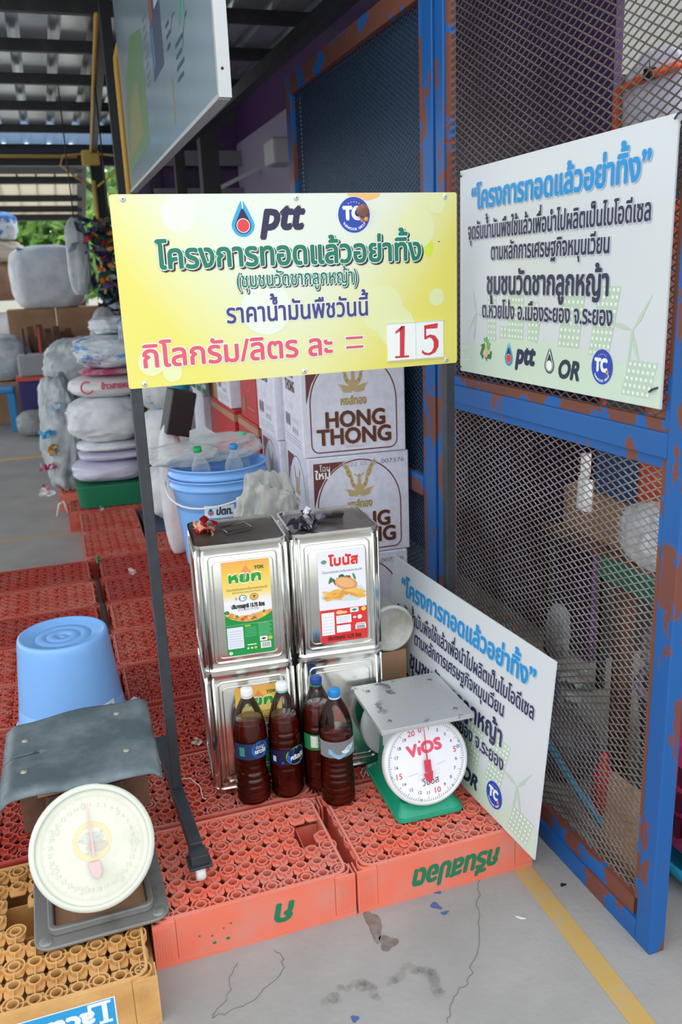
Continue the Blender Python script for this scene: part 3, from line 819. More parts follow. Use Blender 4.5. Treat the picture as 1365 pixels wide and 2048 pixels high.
# ------------------------------------------------------------------ the white programme sign (two of them)
GW, GH = .8182, .5141
def white_sign_mesh():
    b = MB(); b.bx(0, GW, 0, .004, 0, GH, white_board)
    P = Print(lambda u, v, d: (u, -d, v))
    lg = mat('pale_green_print', S(206, 224, 206), .35); lg2 = mat('pale_green_print_deep', S(188, 210, 190), .35)
    # hill, town, windmills
    hill = [(0.002, .002), (.816, .002), (.816, .075), (.74, .07), (.62, .088), (.5, .102), (.377, .106), (.25, .1), (.12, .085), (.002, .07)]
    P.poly(hill, lg, 1)
    def tower(u0, u1, v0, v1, lean=0):
        P.poly([(u0, v0), (u1, v0), (u1+lean, v1), (u0+lean, v1)], lg2, 1.5)
        n = max(2, int((u1-u0)/.014)); k = int((v1-v0)/.014)
        for i in range(n):
            for j in range(k):
                f = (j+.5)/k; cu = u0+(i+.5)*(u1-u0)/n+lean*f; cv = v0+f*(v1-v0)
                P.rect(cu-.0032, cu+.0032, cv-.0032, cv+.0032, wht, 2)
    tower(.150, .195, .09, .205); tower(.255, .325, .1, .215); tower(.345, .39, .1, .19); tower(.47, .55, .095, .215, .02); tower(.585, .655, .085, .225, .03); tower(.70, .785, .015, .085, .02); tower(.215, .25, .1, .13)
    def mill(cu, cv, r, sd):
        P.line([(cu-.012, cv-r*1.1), (cu, cv)], .007, lg2, 1.7)
        for k in range(3):
            a = R_(sd+120*k); P.poly([(cu, cv), (cu+r*.35*cos(a-.22), cv+r*.35*sin(a-.22)), (cu+r*cos(a), cv+r*sin(a)), (cu+r*.3*cos(a+.12), cv+r*.3*sin(a+.12))], lg2, 1.8)
    mill(.726, .142, .088, 52); mill(.092, .158, .062, 110); mill(.395, .15, .05, 20)
    P.line([(.02, .03), (.06, .035), (.055, .07), (.015, .062)], .003, wht, 2, True)
    navy = ink(46, 48, 78)
    def ln(st, u0, u1, v, em, m, bold, halo):
        P.text(st, (u0+u1)/2, v, em, m, width=u1-u0, bold=bold, halo=halo, halo_m=ink(238, 242, 248), shadow=(.0012, -.0015, mat('lilac_print', S(200, 204, 226), .4)), layer=4)
    ln('“โครงการทอดแล้วอย่าทิ้ง”', .065, .756, .415, .072, ink(30, 146, 212), .003, .0034)
    ln('จุดรับน้ำมันพืชใช้แล้วเพื่อนำไปผลิตเป็นไบโอดีเซล', .047, .764, .342, .056, navy, .0014, .0022)
    ln('ตามหลักการเศรษฐกิจหมุนเวียน', .167, .646, .289, .054, navy, .0014, .0022)
    ln('ชุมชนวัดชากลูกหญ้า', .147, .650, .207, .074, navy, .0024, .0028)
    ln('ต.ห้วยโป่ง อ.เมืองระยอง จ.ระยอง', .124, .665, .148, .054, navy, .0014, .0022)
    # recycling arrows
    for k in range(3):
        a = R_(90+120*k); c_, s_ = cos(a-pi/2), sin(a-pi/2)
        pts = [(-.014, .028), (.006, .034), (.016, .016), (.024, .020), (.018, -.002), (-.002, .006), (.006, .011), (-.002, .022), (-.008, .018)]
        P.poly([(.146+x*c_-y*s_, .066+x*s_+y*c_) for x, y in pts], ink(52, 118, 52) if k else ink(116, 176, 74), 3)
    P.poly([(.146+(x-.146)*.9, y) for x, y in drop_pts(.146, .058, .034)], ink(222, 196, 140), 3.5)
    ptt_drop(P, .261, .054, .058, 3)
    P.text('ptt', .334, .046, .066, ink(36, 44, 84), width=.082, bold=.0035, shear=.22, layer=3)
    ptt_drop(P, .441, .052, .058, 3, mono=ink(44, 60, 78))
    P.text('OR', .514, .028, .056, ink(30, 54, 74), width=.082, bold=.0026, shear=.25, layer=3)
    group_badge(P, .636, .064, .036, 3)
    b.add(P.v, P.f, None); b.m = b.m[:-len(P.f)] + P.m; b.sm = b.sm[:-len(P.f)] + P.sm
    return b
wm = white_sign_mesh().mesh('white_sign')
def basis_obj(name, me, o, ux, uz):
    ux = Vector(ux).normalized(); uz = Vector(uz); uz = (uz-ux*uz.dot(ux)).normalized(); uy = uz.cross(ux)
    M = Matrix.Identity(4)
    for i in range(3): M[i][0] = ux[i]; M[i][1] = uy[i]; M[i][2] = uz[i]; M[i][3] = o[i]
    ob = bpy.data.objects.new(name, me); COL.objects.link(ob); ob.matrix_world = M
    return ob, M
t, M = basis_obj('project_sign', None, (1.009, .529, 1.201), (.010, -.818, 0), (0, 0, 1))
tag(t, 'white Thai programme sign wired flat to the blue mesh gate', 'sign')
o = bpy.data.objects.new('sign_board', wm); COL.objects.link(o); o.parent = t
def wire_tie(u, v, s1, s2):
    b = MB(); b.tube([(u, -.003, v), (u+.012*s1, -.007, v+.006*s2), (u+.024*s1, .004, v+.012*s2), (u+.018*s1, .022, v+.010*s2)], .0022, ink(40, 56, 76), n=6)
    o = b.build('wire_tie', t)
for u, v, s1, s2 in ((.012, .50, -1, 1), (GW-.006, .505, 1, 1), (.008, .012, -1, -1), (GW-.03, .03, 1, 1)): wire_tie(u, v, s1, s2)
k = .982
def cs(p): return CP+(Vector(p)-CP)*k
TL, TRr, BRr, BLl = cs((.872, .713, .62)), cs((.932, -.103, .608)), cs((.892, -.098, .096)), cs((.832, .718, .108))
dz = Vector((0, 0, .0055))
ob, M = basis_obj('project_sign', wm, BLl+dz, (BRr-BLl), (TL-BLl))
ob.scale = (k, k, k)
tag(ob, 'white Thai programme sign leaning on its edge beside the green scale', 'sign')

# ------------------------------------------------------------------ mesh gate and fixed mesh panel
gdir = Vector((cos(1.5828), sin(1.5828), 0)); gO = Vector((1.0493, -.3526, 0))
def gate_T(): return Matrix.Translation(gO) @ Matrix.Rotation(1.5828, 4, 'Z')   # local x along the gate, local -y into the room
def expanded(x0, x1, z0, z1, LW, SW_, m, y=0, w=.0027, th=.002):
    b = MB(); sl = SW_/LW
    for fam in (1, -1):
        c0 = z0 - (sl*x1 if fam == 1 else -sl*x0); c1 = z1 - (sl*x0 if fam == 1 else -sl*x1)
        c = c0
        while c < c1:
            # z = c + fam*sl*x
            xa, xb = x0, x1
            lo, hi = (z0-c)/(fam*sl), (z1-c)/(fam*sl)
            if lo > hi: lo, hi = hi, lo
            xa, xb = max(xa, lo), min(xb, hi)
            if xb-xa > .004: b.bar((xa, y, c+fam*sl*xa), (xb, y, c+fam*sl*xb), th, w, m, up=(0, 0, 1))
            c += SW_
    return b
GT = gate_T()
t = thing('mesh_gate', 'worn blue mesh gate with peeling paint standing at the right', 'gate'); t.matrix_world = GT
gh = 2.55
def fr(b, x0, x1, z0, z1, m, y0=-.02, y1=.02): b.bx(x0, x1, y0, y1, z0, z1, m)
b = MB(); fr(b, 0, .050, 0, gh, blue_worn); o1 = b.build('near_stile', t, bevel=.003)
b = MB(); fr(b, .050, .068, .1, gh, primer, -.008, .012); b.build('angle_strip', o1)
b = MB(); fr(b, 1.0, 1.05, 0, gh, blue_worn); o2 = b.build('far_stile', t, bevel=.003)
b = MB(); fr(b, .984, 1.0, .1, gh, primer, -.008, .012); b.build('angle_strip', o2)
b = MB(); fr(b, .050, 1.0, 0, .052, blue_worn); o3 = b.build('bottom_rail', t, bevel=.003)
b = MB(); fr(b, .068, .984, .052, .097, primer, -.008, .012); b.build('angle_strip', o3)
b = MB(); fr(b, .050, 1.0, 1.105, 1.155, blue_worn); o4 = b.build('middle_rail', t, bevel=.003)
b = MB(); fr(b, .068, .984, 1.085, 1.105, blue_worn, -.008, .012); fr(b, .068, .984, 1.155, 1.178, primer, -.008, .012); b.build('angle_strip', o4)
b = MB(); fr(b, .050, 1.0, gh-.05, gh, blue_worn); b.build('top_rail', t, bevel=.003)
expanded(.062, .99, .09, 1.09, .036, .0175, mesh_grey, 0).build('lower_mesh', t)
expanded(.062, .99, 1.17, gh-.05, .036, .0190, mesh_brown, 0).build('upper_mesh', t)
t = thing('wire_fence', 'fixed blue mesh panel with rusty frame behind the yellow sign', 'fence panel'); t.matrix_world = GT
b = MB(); fr(b, 1.07, 1.135, 0, 2.30, blue_worn); o1 = b.build('near_stile', t, bevel=.003)
b = MB(); fr(b, 1.135, 1.165, 0, 2.24, primer, -.01, .014); b.build('angle_strip', o1)
b = MB(); fr(b, 2.42, 2.49, 0, 2.26, blue_worn); o2 = b.build('far_stile', t, bevel=.003)
b = MB(); fr(b, 1.135, 2.42, 2.19, 2.26, primer); o3 = b.build('top_rail', t, bevel=.003)
b = MB(); fr(b, 1.165, 2.42, .775, .84, primer); b.build('middle_rail', t, bevel=.003)
b = MB(); fr(b, 1.135, 2.42, 0, .06, blue_worn); b.build('bottom_rail', t, bevel=.003)
expanded(1.15, 2.43, .84, 2.2, .032, .0165, mesh_blue, 0).build('upper_mesh', t)
expanded(1.15, 2.43, .06, .78, .032, .0165, mesh_blue, 0).build('lower_mesh', t)
b = MB(); fr(b, 1.165, 2.42, .84, 2.19, mat('blue_grey_sheet', S(66, 84, 104), .45, .2), -.03, -.024); b.build('backing_sheet', t)
# ------------------------------------------------------------------ oil tins
TA, TH = .236, .350
def tin_body(m):
    b = MB(); r = .024
    def lvl(z, ins, r_): return [(x, y, z) for x, y in rrect(ins, TA-ins, ins, TA-ins, max(.004, r_-ins), 5)]
    zs = [(0, 0), (.004, -.0012), (.007, 0), (.010, .0015), (.03, .0015), (.034, .0), (.316, .0), (.32, .0015), (.336, .0015), (.340, 0), (.345, -.0012), (.350, -.0005)]
    L = [lvl(z, i, r) for z, i in zs]; k = len(L[0]); vs = [p for q in L for p in q]; fs = []
    for j in range(len(L)-1):
        for i in range(k): fs.append((j*k+i, j*k+(i+1) % k, (j+1)*k+(i+1) % k, (j+1)*k+i))
    fs.append(tuple(range(k-1, -1, -1)))
    b.add(vs, fs, m, True)
    # pressed frame on each side
    for s_ in range(4):
        T = Matrix.Translation((TA/2, TA/2, 0)) @ Matrix.Rotation(s_*pi/2, 4, 'Z')
        b.T = T
        for (x0, x1, z0, z1, w) in ((-.088, .088, .026, .322, .0045), (-.078, .078, .040, .306, .003)):
            pts = [(x, -TA/2-.0002, z) for x, z in rrect(x0, x1, z0, z1, .012, 4)]
            b.tube(pts, w*.55, m, n=6, closed=True)
        for xx in (-.100, .100): b.tube([(xx, -TA/2+.001, .014), (xx, -TA/2+.001, .334)], .0035, m, n=6)
        b.T = None
    return b
def tin_top(m, rim):
    b = MB()
    o = [(x, y) for x, y in rrect(-.001, TA+.001, -.001, TA+.001, .024, 5)]; q = [(x, y) for x, y in rrect(.004, TA-.004, .004, TA-.004, .021, 5)]
    b.wall(o, q, TH-.006, TH+.0015, rim)
    b.add([(x, y, TH-.003) for x, y in q], [tuple(range(len(q)))], m)
    return b
def wire_handle(T, m, flat=False):
    b = MB(T)
    if flat: b.box((0, 0, .006), (.085, .022, .010), m); b.box((.03, -.004, .012), (.03, .02, .006), m)
    else: b.tube([(-.036, -.008, .004), (-.040, .022, .012), (.034, .030, .012), (.040, 0, .004)], .0026, m, n=8); b.box((0, -.006, .003), (.078, .012, .004), m)
    return b
def lab_T(P, u0, v0):
    return P
food = [ink(236, 178, 74), ink(226, 150, 96), ink(214, 84, 74), ink(62, 128, 58), ink(238, 206, 98), ink(120, 160, 60), ink(232, 130, 140)]
def yok_label(t, u0, v0, w, h):
    o = Vector((u0, -.0022, v0))
    g = ramp_mat('palm_label_gradient', 'Z', v0, v0+h, [(0, S(20, 150, 70)), (.33, S(20, 150, 70)), (.335, S(240, 240, 246)), (.58, S(242, 240, 240)), (.66, S(248, 222, 130)), (.84, S(250, 206, 80)), (1, S(244, 178, 84))]) if v0 > 0 else None
    P = Print(lambda u, v, d: (u0+u*w, -.0022-d, v0+v*h))
    b = MB(); b.bx(u0, u0+w, -.0022, -.0012, v0, v0+h, g)
    gr = ink(40, 160, 44); wh_ = ink(248, 248, 240); dk = ink(60, 70, 60); gg = ink(16, 146, 66)
    P.poly([(.38, .87), (.50, .955), (.62, .87)], ink(240, 150, 90), 1)
    P.text('หยก', .47, .790, .115/1.0, gr, width=.72, bold=.016, halo=.026, halo_m=wh_, layer=2)
    P.text('YOK', .78, .905, .045, ink(70, 110, 40), width=.20, bold=.004, layer=2)
    P.text('น้ำมันปาล์มโอเลอินจากเนื้อปาล์มผ่านกรรมวิธี', .5, .695, .032, ink(120, 100, 40), width=.86, layer=2)
    P.text('Refined Palm Olein From Pericarp', .5, .665, .026, ink(150, 130, 70), width=.62, layer=2)
    P.ell(.40, .61, .085, .036, ink(90, 160, 190), 1); P.ell(.40, .61, .062, .026, wh_, 2); P.text('3 6 9', .34, .598, .034, ink(40, 70, 120), width=.22, layer=3)
    P.ell(.64, .612, .092, .040, ink(196, 150, 60), 1); P.ell(.64, .612, .075, .032, ink(220, 186, 96), 2); P.text('T', .64, .598, .04, ink(110, 76, 30), width=.06, bold=.004, layer=3)
    P.text('ปริมาตรสุทธิ 13.75 ลิตร', .5, .508, .054, ink(40, 46, 60), width=.70, bold=.005, layer=2)
    P.text('NET CONTENT 13.75 LITRES', .5, .478, .024, ink(110, 110, 120), width=.44, layer=2)
    # bowl of vegetables over the green field
    P.poly([(0, .45)]+[(x, .47-.09*sin(pi*x)+.0) for x in [i/12 for i in range(13)]][1:-1]+[(1, .45), (1, .33), (0, .33)], gg, .5)
    P.poly([(.0, .43)]+[(.0+i/16, .355-.0+.085*abs(2*i/16-1)**2.2) for i in range(17)]+[(1, .46), (.8, .45), (.55, .425), (.3, .42)], food[0], 1)
    rr = random.Random(3)
    for k in range(34):
        x = rr.uniform(.04, .96); y = .372+.07*abs(2*x-1)**2+rr.uniform(0, .045)
        P.ell(x, y, rr.uniform(.02, .06), rr.uniform(.008, .02), rr.choice(food), 1.5+k*.05, n=9, rot=rr.uniform(-.4, .4))
    # back-of-pack panels
    P.rect(.02, .36, .075, .305, ink(232, 234, 244), 1)
    for k in range(7): P.rect(.05, .33, .10+k*.027, .103+k*.027, ink(160, 170, 190), 2)
    for k in range(6): P.rect(.40, .64, .19+k*.018, .197+k*.018, ink(90, 190, 130), 2)
    P.rect(.40, .52, .300, .318, ink(170, 200, 60), 2)
    for k in range(9): P.rect(.68, .97-.03*(k % 3), .185+k*.0165, .191+k*.0165, ink(130, 205, 160), 2)
    P.rect(.70, .86, .125, .175, wh_, 2); P.poly([(.72, .15), (.78, .163), (.84, .15), (.78, .137)], ink(40, 60, 70), 3)
    P.ell(.92, .15, .05, .022, ink(196, 196, 90), 2)
    P.rect(.71, .93, .045, .115, wh_, 2.4)
    for k in range(9): P.rect(.74+k*.02, .747+k*.02+.004*(k % 2), .055, .107, ink(90, 80, 110), 3)
    for x_ in (.44, .52): P.ell(x_, .062, .022, .011, wh_, 2)
    P.ell(.60, .063, .03, .014, ink(196, 220, 60), 2); P.rect(.43, .62, .095, .106, wh_, 2)
    P.ell(.07, .03, .045, .02, ink(240, 220, 220), 2, n=6)
    b.add(P.v, P.f, None); b.m = b.m[:-len(P.f)] + P.m; b.sm = b.sm[:-len(P.f)] + P.sm
    return b.build('paper_label', t)
def bonus_label(t, u0, v0, w, h):
    b = MB(); b.bx(u0, u0+w, -.0022, -.0012, v0, v0+h, ink(240, 240, 248))
    P = Print(lambda u, v, d: (u0+u*w, -.0022-d, v0+v*h))
    rd = ink(224, 50, 46); wh_ = ink(246, 246, 250); pk = ink(240, 130, 130)
    P.text('โบนัส', .54, .845, .135, rd, width=.62, bold=.010, halo=.020, halo_m=wh_, shadow=(0, 0, pk), layer=1)
    P.ell(.13, .89, .06, .022, ink(120, 150, 130), 1)
    P.text('น้ำมันปาล์มโอเลอินจากเนื้อปาล์มผ่านกรรมวิธี', .5, .765, .03, ink(90, 90, 110), width=.84, layer=2)
    P.poly([(.03, .50), (.10, .475), (.75, .435), (.86, .445), (.97, .55), (.9, .6), (.1, .56)], ink(214, 226, 222), 1)
    rr = random.Random(7)
    for k in range(12): P.ell(rr.uniform(.18, .9), rr.uniform(.66, .72), .05, .022, rr.choice((ink(50, 130, 70), ink(80, 150, 80), ink(40, 100, 60), ink(130, 60, 60))), 1.3+k*.05, n=7, rot=rr.uniform(-1, 1))
    P.ell(.58, .635, .24, .072, ink(230, 158, 104), 2.2, rot=-.12); P.ell(.56, .645, .19, .05, ink(240, 184, 126), 2.5, rot=-.15)
    for k in range(34):
        x = rr.uniform(.12, .9); y = .505+rr.uniform(-.01, .075)-.03*x
        a = rr.uniform(-.5, .5); P.ell(x, y, rr.uniform(.09, .15), .017, rr.choice((ink(240, 184, 78), ink(244, 198, 100), ink(230, 160, 66))), 3+k*.1, n=10, rot=a*.35)
    P.rect(0, 1, 0, .365, rd, 1)
    P.rect(.03, .30, .085, .335, wh_, 2); P.rect(.34, .66, .20, .29, wh_, 2); P.rect(.34, .64, .10, .18, wh_, 2)
    for k in range(6): P.rect(.05, .28, .11+k*.035, .113+k*.035, ink(170, 170, 200), 3)
    for k in range(4): P.rect(.37, .62, .215+k*.018, .218+k*.018, ink(170, 170, 200), 3)
    P.ell(.42, .325, .08, .022, ink(250, 200, 120), 2); P.ell(.52, .32, .06, .014, ink(250, 200, 120), 2.2)
    P.rect(.64, .82, .31, .36, wh_, 2); P.poly([(.66, .335), (.73, .35), (.80, .335), (.73, .32)], ink(30, 150, 110), 3)
    P.ell(.93, .335, .05, .024, ink(250, 220, 90), 2); P.ell(.84, .25, .05, .024, ink(226, 232, 240), 2); P.rect(.70, .76, .24, .262, wh_, 2)
    P.rect(.74, .97, .115, .165, wh_, 2)
    for k in range(8): P.rect(.77+k*.022, .78+k*.022+.003*(k % 2), .12, .155, ink(50, 50, 60), 3)
    P.rect(.76, .96, .172, .182, wh_, 2)
    P.text('ปริมาตรสุทธิ 13.75 ลิตร', .5, .028, .056, ink(130, 24, 24), width=.72, bold=.006, layer=2)
    b.add(P.v, P.f, None); b.m = b.m[:-len(P.f)] + P.m; b.sm = b.sm[:-len(P.f)] + P.sm
    return b.build('paper_label', t)
tb = tin_body(tin).mesh('tin_body')
def oil_tin(label, x, y, z, rz, topm, dirty=False):
    t = thing('oil_tin', label, 'oil tin', (x, y, z), rz, 'square steel oil tins stacked two by two')
    o = bpy.data.objects.new('body', tb); COL.objects.link(o); o.parent = t
    tin_top(topm, tin).build('lid', t)
    return t
Z1 = CH+.0012
x1, y1_, a1 = .2237, .4325, -.0758
x2, y2_, a2 = .4735, .4203, -.0809
rim_h = TH+.002
tL = oil_tin('steel oil tin with a yellow and green label, lower left of the tin stack', x1, y1_, Z1, a1, tin)
yok_label(tL, .072, .043, .124, .258)
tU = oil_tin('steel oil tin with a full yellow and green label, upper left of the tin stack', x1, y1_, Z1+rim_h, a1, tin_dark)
yok_label(tU, .062, .044, .124, .258)
wire_handle(Matrix.Translation((.125, .105, TH)) @ Matrix.Rotation(.35, 4, 'Z'), mat('handle_wire', S(120, 120, 118), .3, .9)).build('handle', tU)
tR = oil_tin('steel oil tin with a bare front behind the bottles, lower right of the tin stack', x2, y2_, Z1, a2, tin)
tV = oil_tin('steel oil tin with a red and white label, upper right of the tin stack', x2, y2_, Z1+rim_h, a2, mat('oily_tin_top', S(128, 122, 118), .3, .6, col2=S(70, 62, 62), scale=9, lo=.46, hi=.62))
bonus_label(tV, .064, .040, .130, .258)
wire_handle(Matrix.Translation((.125, .13, TH)) @ Matrix.Rotation(-.12, 4, 'Z'), mat('dark_handle', S(54, 50, 46), .35, .8), True).build('handle', tV)
b = MB(); b.bx(.365, .534, 1.25, 1.44, Z1, Z1+rim_h, card_brown); tag(b.build('cardboard_box'), 'brown box hidden behind the tins, holding up the nested blue buckets', 'box')
# crumpled wrappers on the tins
def crumple(name, label, cat, loc, r, m1, m2, sd, k=26):
    rr = random.Random(sd); b = MB()
    for i in range(k):
        c = Vector((rr.gauss(0, .4)*r, rr.gauss(0, .4)*r, abs(rr.gauss(.35, .35))*r*1.2))
        pts = []; nrm = Vector((rr.gauss(0, 1), rr.gauss(0, 1), rr.gauss(0, 1))).normalized(); a = nrm.orthogonal().normalized(); c2 = nrm.cross(a)
        n = 6
        for j in range(n):
            t_ = 2*pi*j/n; q = c+(a*cos(t_)+c2*sin(t_))*r*rr.uniform(.25, .55)+nrm*r*rr.uniform(-.12, .12)
            q.z = max(q.z, .001); pts.append(q)
        pts.append(c+nrm*r*.1 if (c+nrm*r*.1).z > .001 else c+Vector((0, 0, .002)))
        b.add(pts, [(j, (j+1) % n, n) for j in range(n)], m2 if rr.random() < .35 else m1)
    return tag(b.build(name, loc=loc), label, cat)
TTL = Matrix.Translation((x1, y1_, Z1+rim_h)) @ Matrix.Rotation(a1, 4, 'Z')
TTR = Matrix.Translation((x2, y2_, Z1+rim_h)) @ Matrix.Rotation(a2, 4, 'Z')
crumple('foil_wrapper', 'crumpled red foil wrapper on the upper left tin', 'wrapper', TTL @ Vector((.036, .130, TH-.003)), .030, mat('red_foil', S(176, 40, 48), .25, .5), mat('pink_foil', S(236, 180, 150), .3, .3), 4)
crumple('foil_wrapper', 'crumpled dark grey foil on the upper right tin', 'wrapper', TTR @ Vector((.055, .050, TH-.003)), .036, mat('grey_foil', S(96, 94, 104), .3, .6), mat('light_foil', S(190, 188, 196), .25, .6), 8, 34)

# ------------------------------------------------------------------ bottles of used oil
oil_m = mat('dark_red_oil', S(74, 16, 8), .08, col2=S(104, 24, 10), scale=9, coat=.3)
nt = oil_m.node_tree; bs = nt.nodes['Principled BSDF']; bs.inputs['Transmission Weight'].default_value = .25; bs.inputs['IOR'].default_value = 1.3
def prof_fn(kind):
    P = []
    H_ = .300
    def ribs(z, r, zs, d=.0016, w=.004):
        for q in zs:
            r -= d*math.exp(-((z-q)/w)**2)
        return r
    zs = [i*.0025 for i in range(int(H_/.0025)+1)]
    for z in zs:
        if kind == 'waist':
            R = .045 - .0075*math.exp(-((z-.105)/.034)**2)
            if z > .185: R = .045*(1-((z-.185)/.115)**2.1*.70)
            R = ribs(z, R, (.018, .036, .055, .074, .092, .112, .132, .150))
        elif kind == 'straight':
            R = .0445
            if z > .175: R = .0445*(1-((z-.175)/.125)**2.0*.71)
            R = ribs(z, R, (.022, .034, .088, .152, .172, .192))
        else:
            R = .045 - .003*math.exp(-((z-.115)/.03)**2)
            if z > .205: R = .045*(1-((z-.205)/.095)**1.9*.70)
            R = ribs(z, R, (.02, .036, .055, .078, .096, .112, .128, .185))
        if z < .012: R *= .86+.14*math.sqrt(z/.012)
        P.append((max(R, .0128), z))
    return P
def cyl_print(r0, zc, rz):
    return lambda u, v, d: ((r0+d)*sin(u/r0+rz), -(r0+d)*cos(u/r0+rz), zc+v)
def bottle(label, x, y, kind, level, capcol, rz, labfn, ring=None):
    t = thing('oil_bottle', label, 'bottle', (x, y, CH+.001), rz, 'plastic bottles of used cooking oil')
    pr = prof_fn(kind)
    b = MB(); b.lathe([(.001, .0008)]+[(max(r-.0012, .001), z+.001) for r, z in pr if z <= level]+[(.001, level+.001)], oil_m, 36); b.build('oil', t)
    b = MB(); b.lathe([(.001, 0)]+pr+[(.0128, .303)], pet, 36); b.build('bottle_wall', t)
    b = MB(); cm = ink(*capcol)
    b.lathe([(.0150, .303), (.0152, .306), (.0152, .320), (.0140, .322), (.0005, .322)], cm, 28)
    for k in range(28):
        a = 2*pi*k/28; b.bar((.0153*cos(a), .0153*sin(a), .306), (.0153*cos(a), .0153*sin(a), .319), .0012, .0012, cm)
    b.build('cap', t)
    b = MB(); b.lathe([(.0136, .298), (.0152, .298), (.0152, .3022), (.0136, .3022)], ink(*(ring or (214, 220, 224))), 28); b.build('neck_ring', t)
    labfn(t)
    return t
def lab_yok(t):
    P = Print(cyl_print(.0462, .165, 0), .0004)
    P.rect(-.06, .05, -.026, .020, ink(26, 52, 96), .5, n=24); P.ell(.012, 0, .024, .024, ink(30, 120, 190), 1.5, n=24); P.ell(.012, 0, .021, .021, ink(34, 86, 160), 2)
    w = ink(234, 240, 246); P.text('ปรุงสุก', .012, .003, .013, w, width=.026, layer=3); P.text('เยาวโฮ', .012, -.010, .016, w, width=.032, bold=.0006, layer=3)
    P.rect(-.045, -.03, -.016, .010, ink(70, 140, 120), 2, n=4)
    P.build('label', t)
def lab_cris(t):
    P = Print(cyl_print(.0455, .125, 0), .0004)
    P.rect(-.062, .062, -.022, .022, ink(22, 24, 60), .5, n=28)
    P.ell(.018, .002, .031, .026, ink(110, 180, 70), 1.5); P.ell(.020, .000, .029, .026, ink(30, 96, 200), 2, n=24)
    P.text('คริสตัล', .022, -.008, .018, ink(236, 242, 248), width=.046, bold=.0008, layer=3); P.rect(-.05, -.04, -.012, .004, ink(200, 210, 226), 2, n=3); P.ell(-.022, -.014, .004, .004, ink(50, 70, 200), 2, n=10)
    P.build('label', t)
def lab_dolphin(t):
    P = Print(cyl_print(.0462, .172, 0), .0004)
    P.rect(-.07, .07, -.024, .022, mat('misty_film', S(196, 204, 214), .3, alpha=.28), .5, n=30)
    P.poly([(-.04+.008*i, -.02+.007*cos(i*.9)) for i in range(11)]+[(.04-.008*i, -.008+.005*cos(i*.7)+.0005*i) for i in range(11)], ink(96, 190, 220), 1.5)
    P.ell(.018, .000, .017, .007, ink(232, 238, 244), 2, rot=.35); P.poly([(.026, .004), (.036, .014), (.032, .002)], ink(232, 238, 244), 2); P.ell(.006, -.008, .012, .005, ink(226, 236, 244), 2.3, rot=-.2)
    P.build('label', t)
def lab_green(t):
    P = Print(cyl_print(.0455, .150, 0), .0004)
    P.rect(-.05, .05, -.022, .024, ink(36, 130, 70), .5, n=24); P.rect(-.026, -.006, -.014, .02, ink(226, 236, 226), 1.5, n=4)
    for k in range(5): P.rect(-.024, -.008, -.010+k*.006, -.008+k*.006, ink(90, 130, 110), 2)
    P.build('label', t)
bottle('bottle of dark red oil with a white cap and round blue label, left end', .318, .377, 'waist', .235, (236, 238, 240), .1, lab_yok)
bottle('bottle of dark red oil with a white cap, second from the left', .411, .373, 'straight', .225, (238, 240, 242), .05, lab_cris, ring=(120, 196, 180))
bottle('bottle of dark red oil with a bright blue cap and clear shoulder, at the front', .5275, .285, 'clear', .205, (30, 136, 206), .1, lab_dolphin)
bottle('bottle of dark oil with a dark blue cap, half hidden behind the others', .5045, .370, 'straight', .24, (34, 72, 150), -.2, lab_green, ring=(40, 130, 90))

# ------------------------------------------------------------------ dial scales
def dial_numbers(P, r, n, big, lay=2, fade=False):
    blk = ink(90, 90, 96) if not fade else ink(209, 209, 197); rd = ink(216, 70, 84)
    for i in range(n*5):
        a = pi/2-2*pi*i/(n*5)+.11
        L = .10 if i % 5 == 0 else .055
        P.line([(r*cos(a), r*sin(a)), (r*(1-L)*cos(a), r*(1-L)*sin(a))], r*.010, blk, lay)
    for i in range(n):
        a = pi/2-2*pi*i/n+.11; rb = i % 5 == 0
        em = r*.20 if rb else r*.115
        P.text(str(i), r*.80*cos(a), r*.80*sin(a)-em*.33, em, rd if rb and not fade else blk, layer=lay, bold=em*.01)
def scale_common(t, yaw=0):
    pass
GX, GY = .727, .255
green = mat('green_enamel', S(20, 150, 116), .35, col2=S(30, 160, 124), scale=5, coat=.2)
t = thing('dial_scale', 'green kitchen scale with a white dial in red lettering and a steel top', 'scale', (GX, GY, CH+.001), -.03)
b = MB()
def frus(b, x0, y0, x1, y1, z0, z1, m, X=0, Y=0, r0=.02, r1=.015):
    A_ = [(a+X, c_+Y, z0) for a, c_ in rrect(-x0, x0, -y0, y0, r0, 4)]; B_ = [(a+X, c_+Y, z1) for a, c_ in rrect(-x1, x1, -y1, y1, r1, 4)]; k_ = len(A_)
    b.add(A_+B_, [(i, (i+1) % k_, k_+(i+1) % k_, k_+i) for i in range(k_)]+[tuple(range(k_, 2*k_)), tuple(range(k_-1, -1, -1))], m)
frus(b, .092, .140, .090, .138, 0, .010, green); frus(b, .088, .136, .070, .108, .010, .034, green)
b.build('base', t, bevel=.002)
b = MB(); frus(b, .072, .085, .060, .070, .034, .225, green, 0, .005); b.build('housing', t, bevel=.004)
b = MB(); frus(b, .052, .06, .045, .05, .226, .252, mat('grey_plinth', S(150, 156, 156), .4, .5), 0, .01); b.build('platform_support', t)
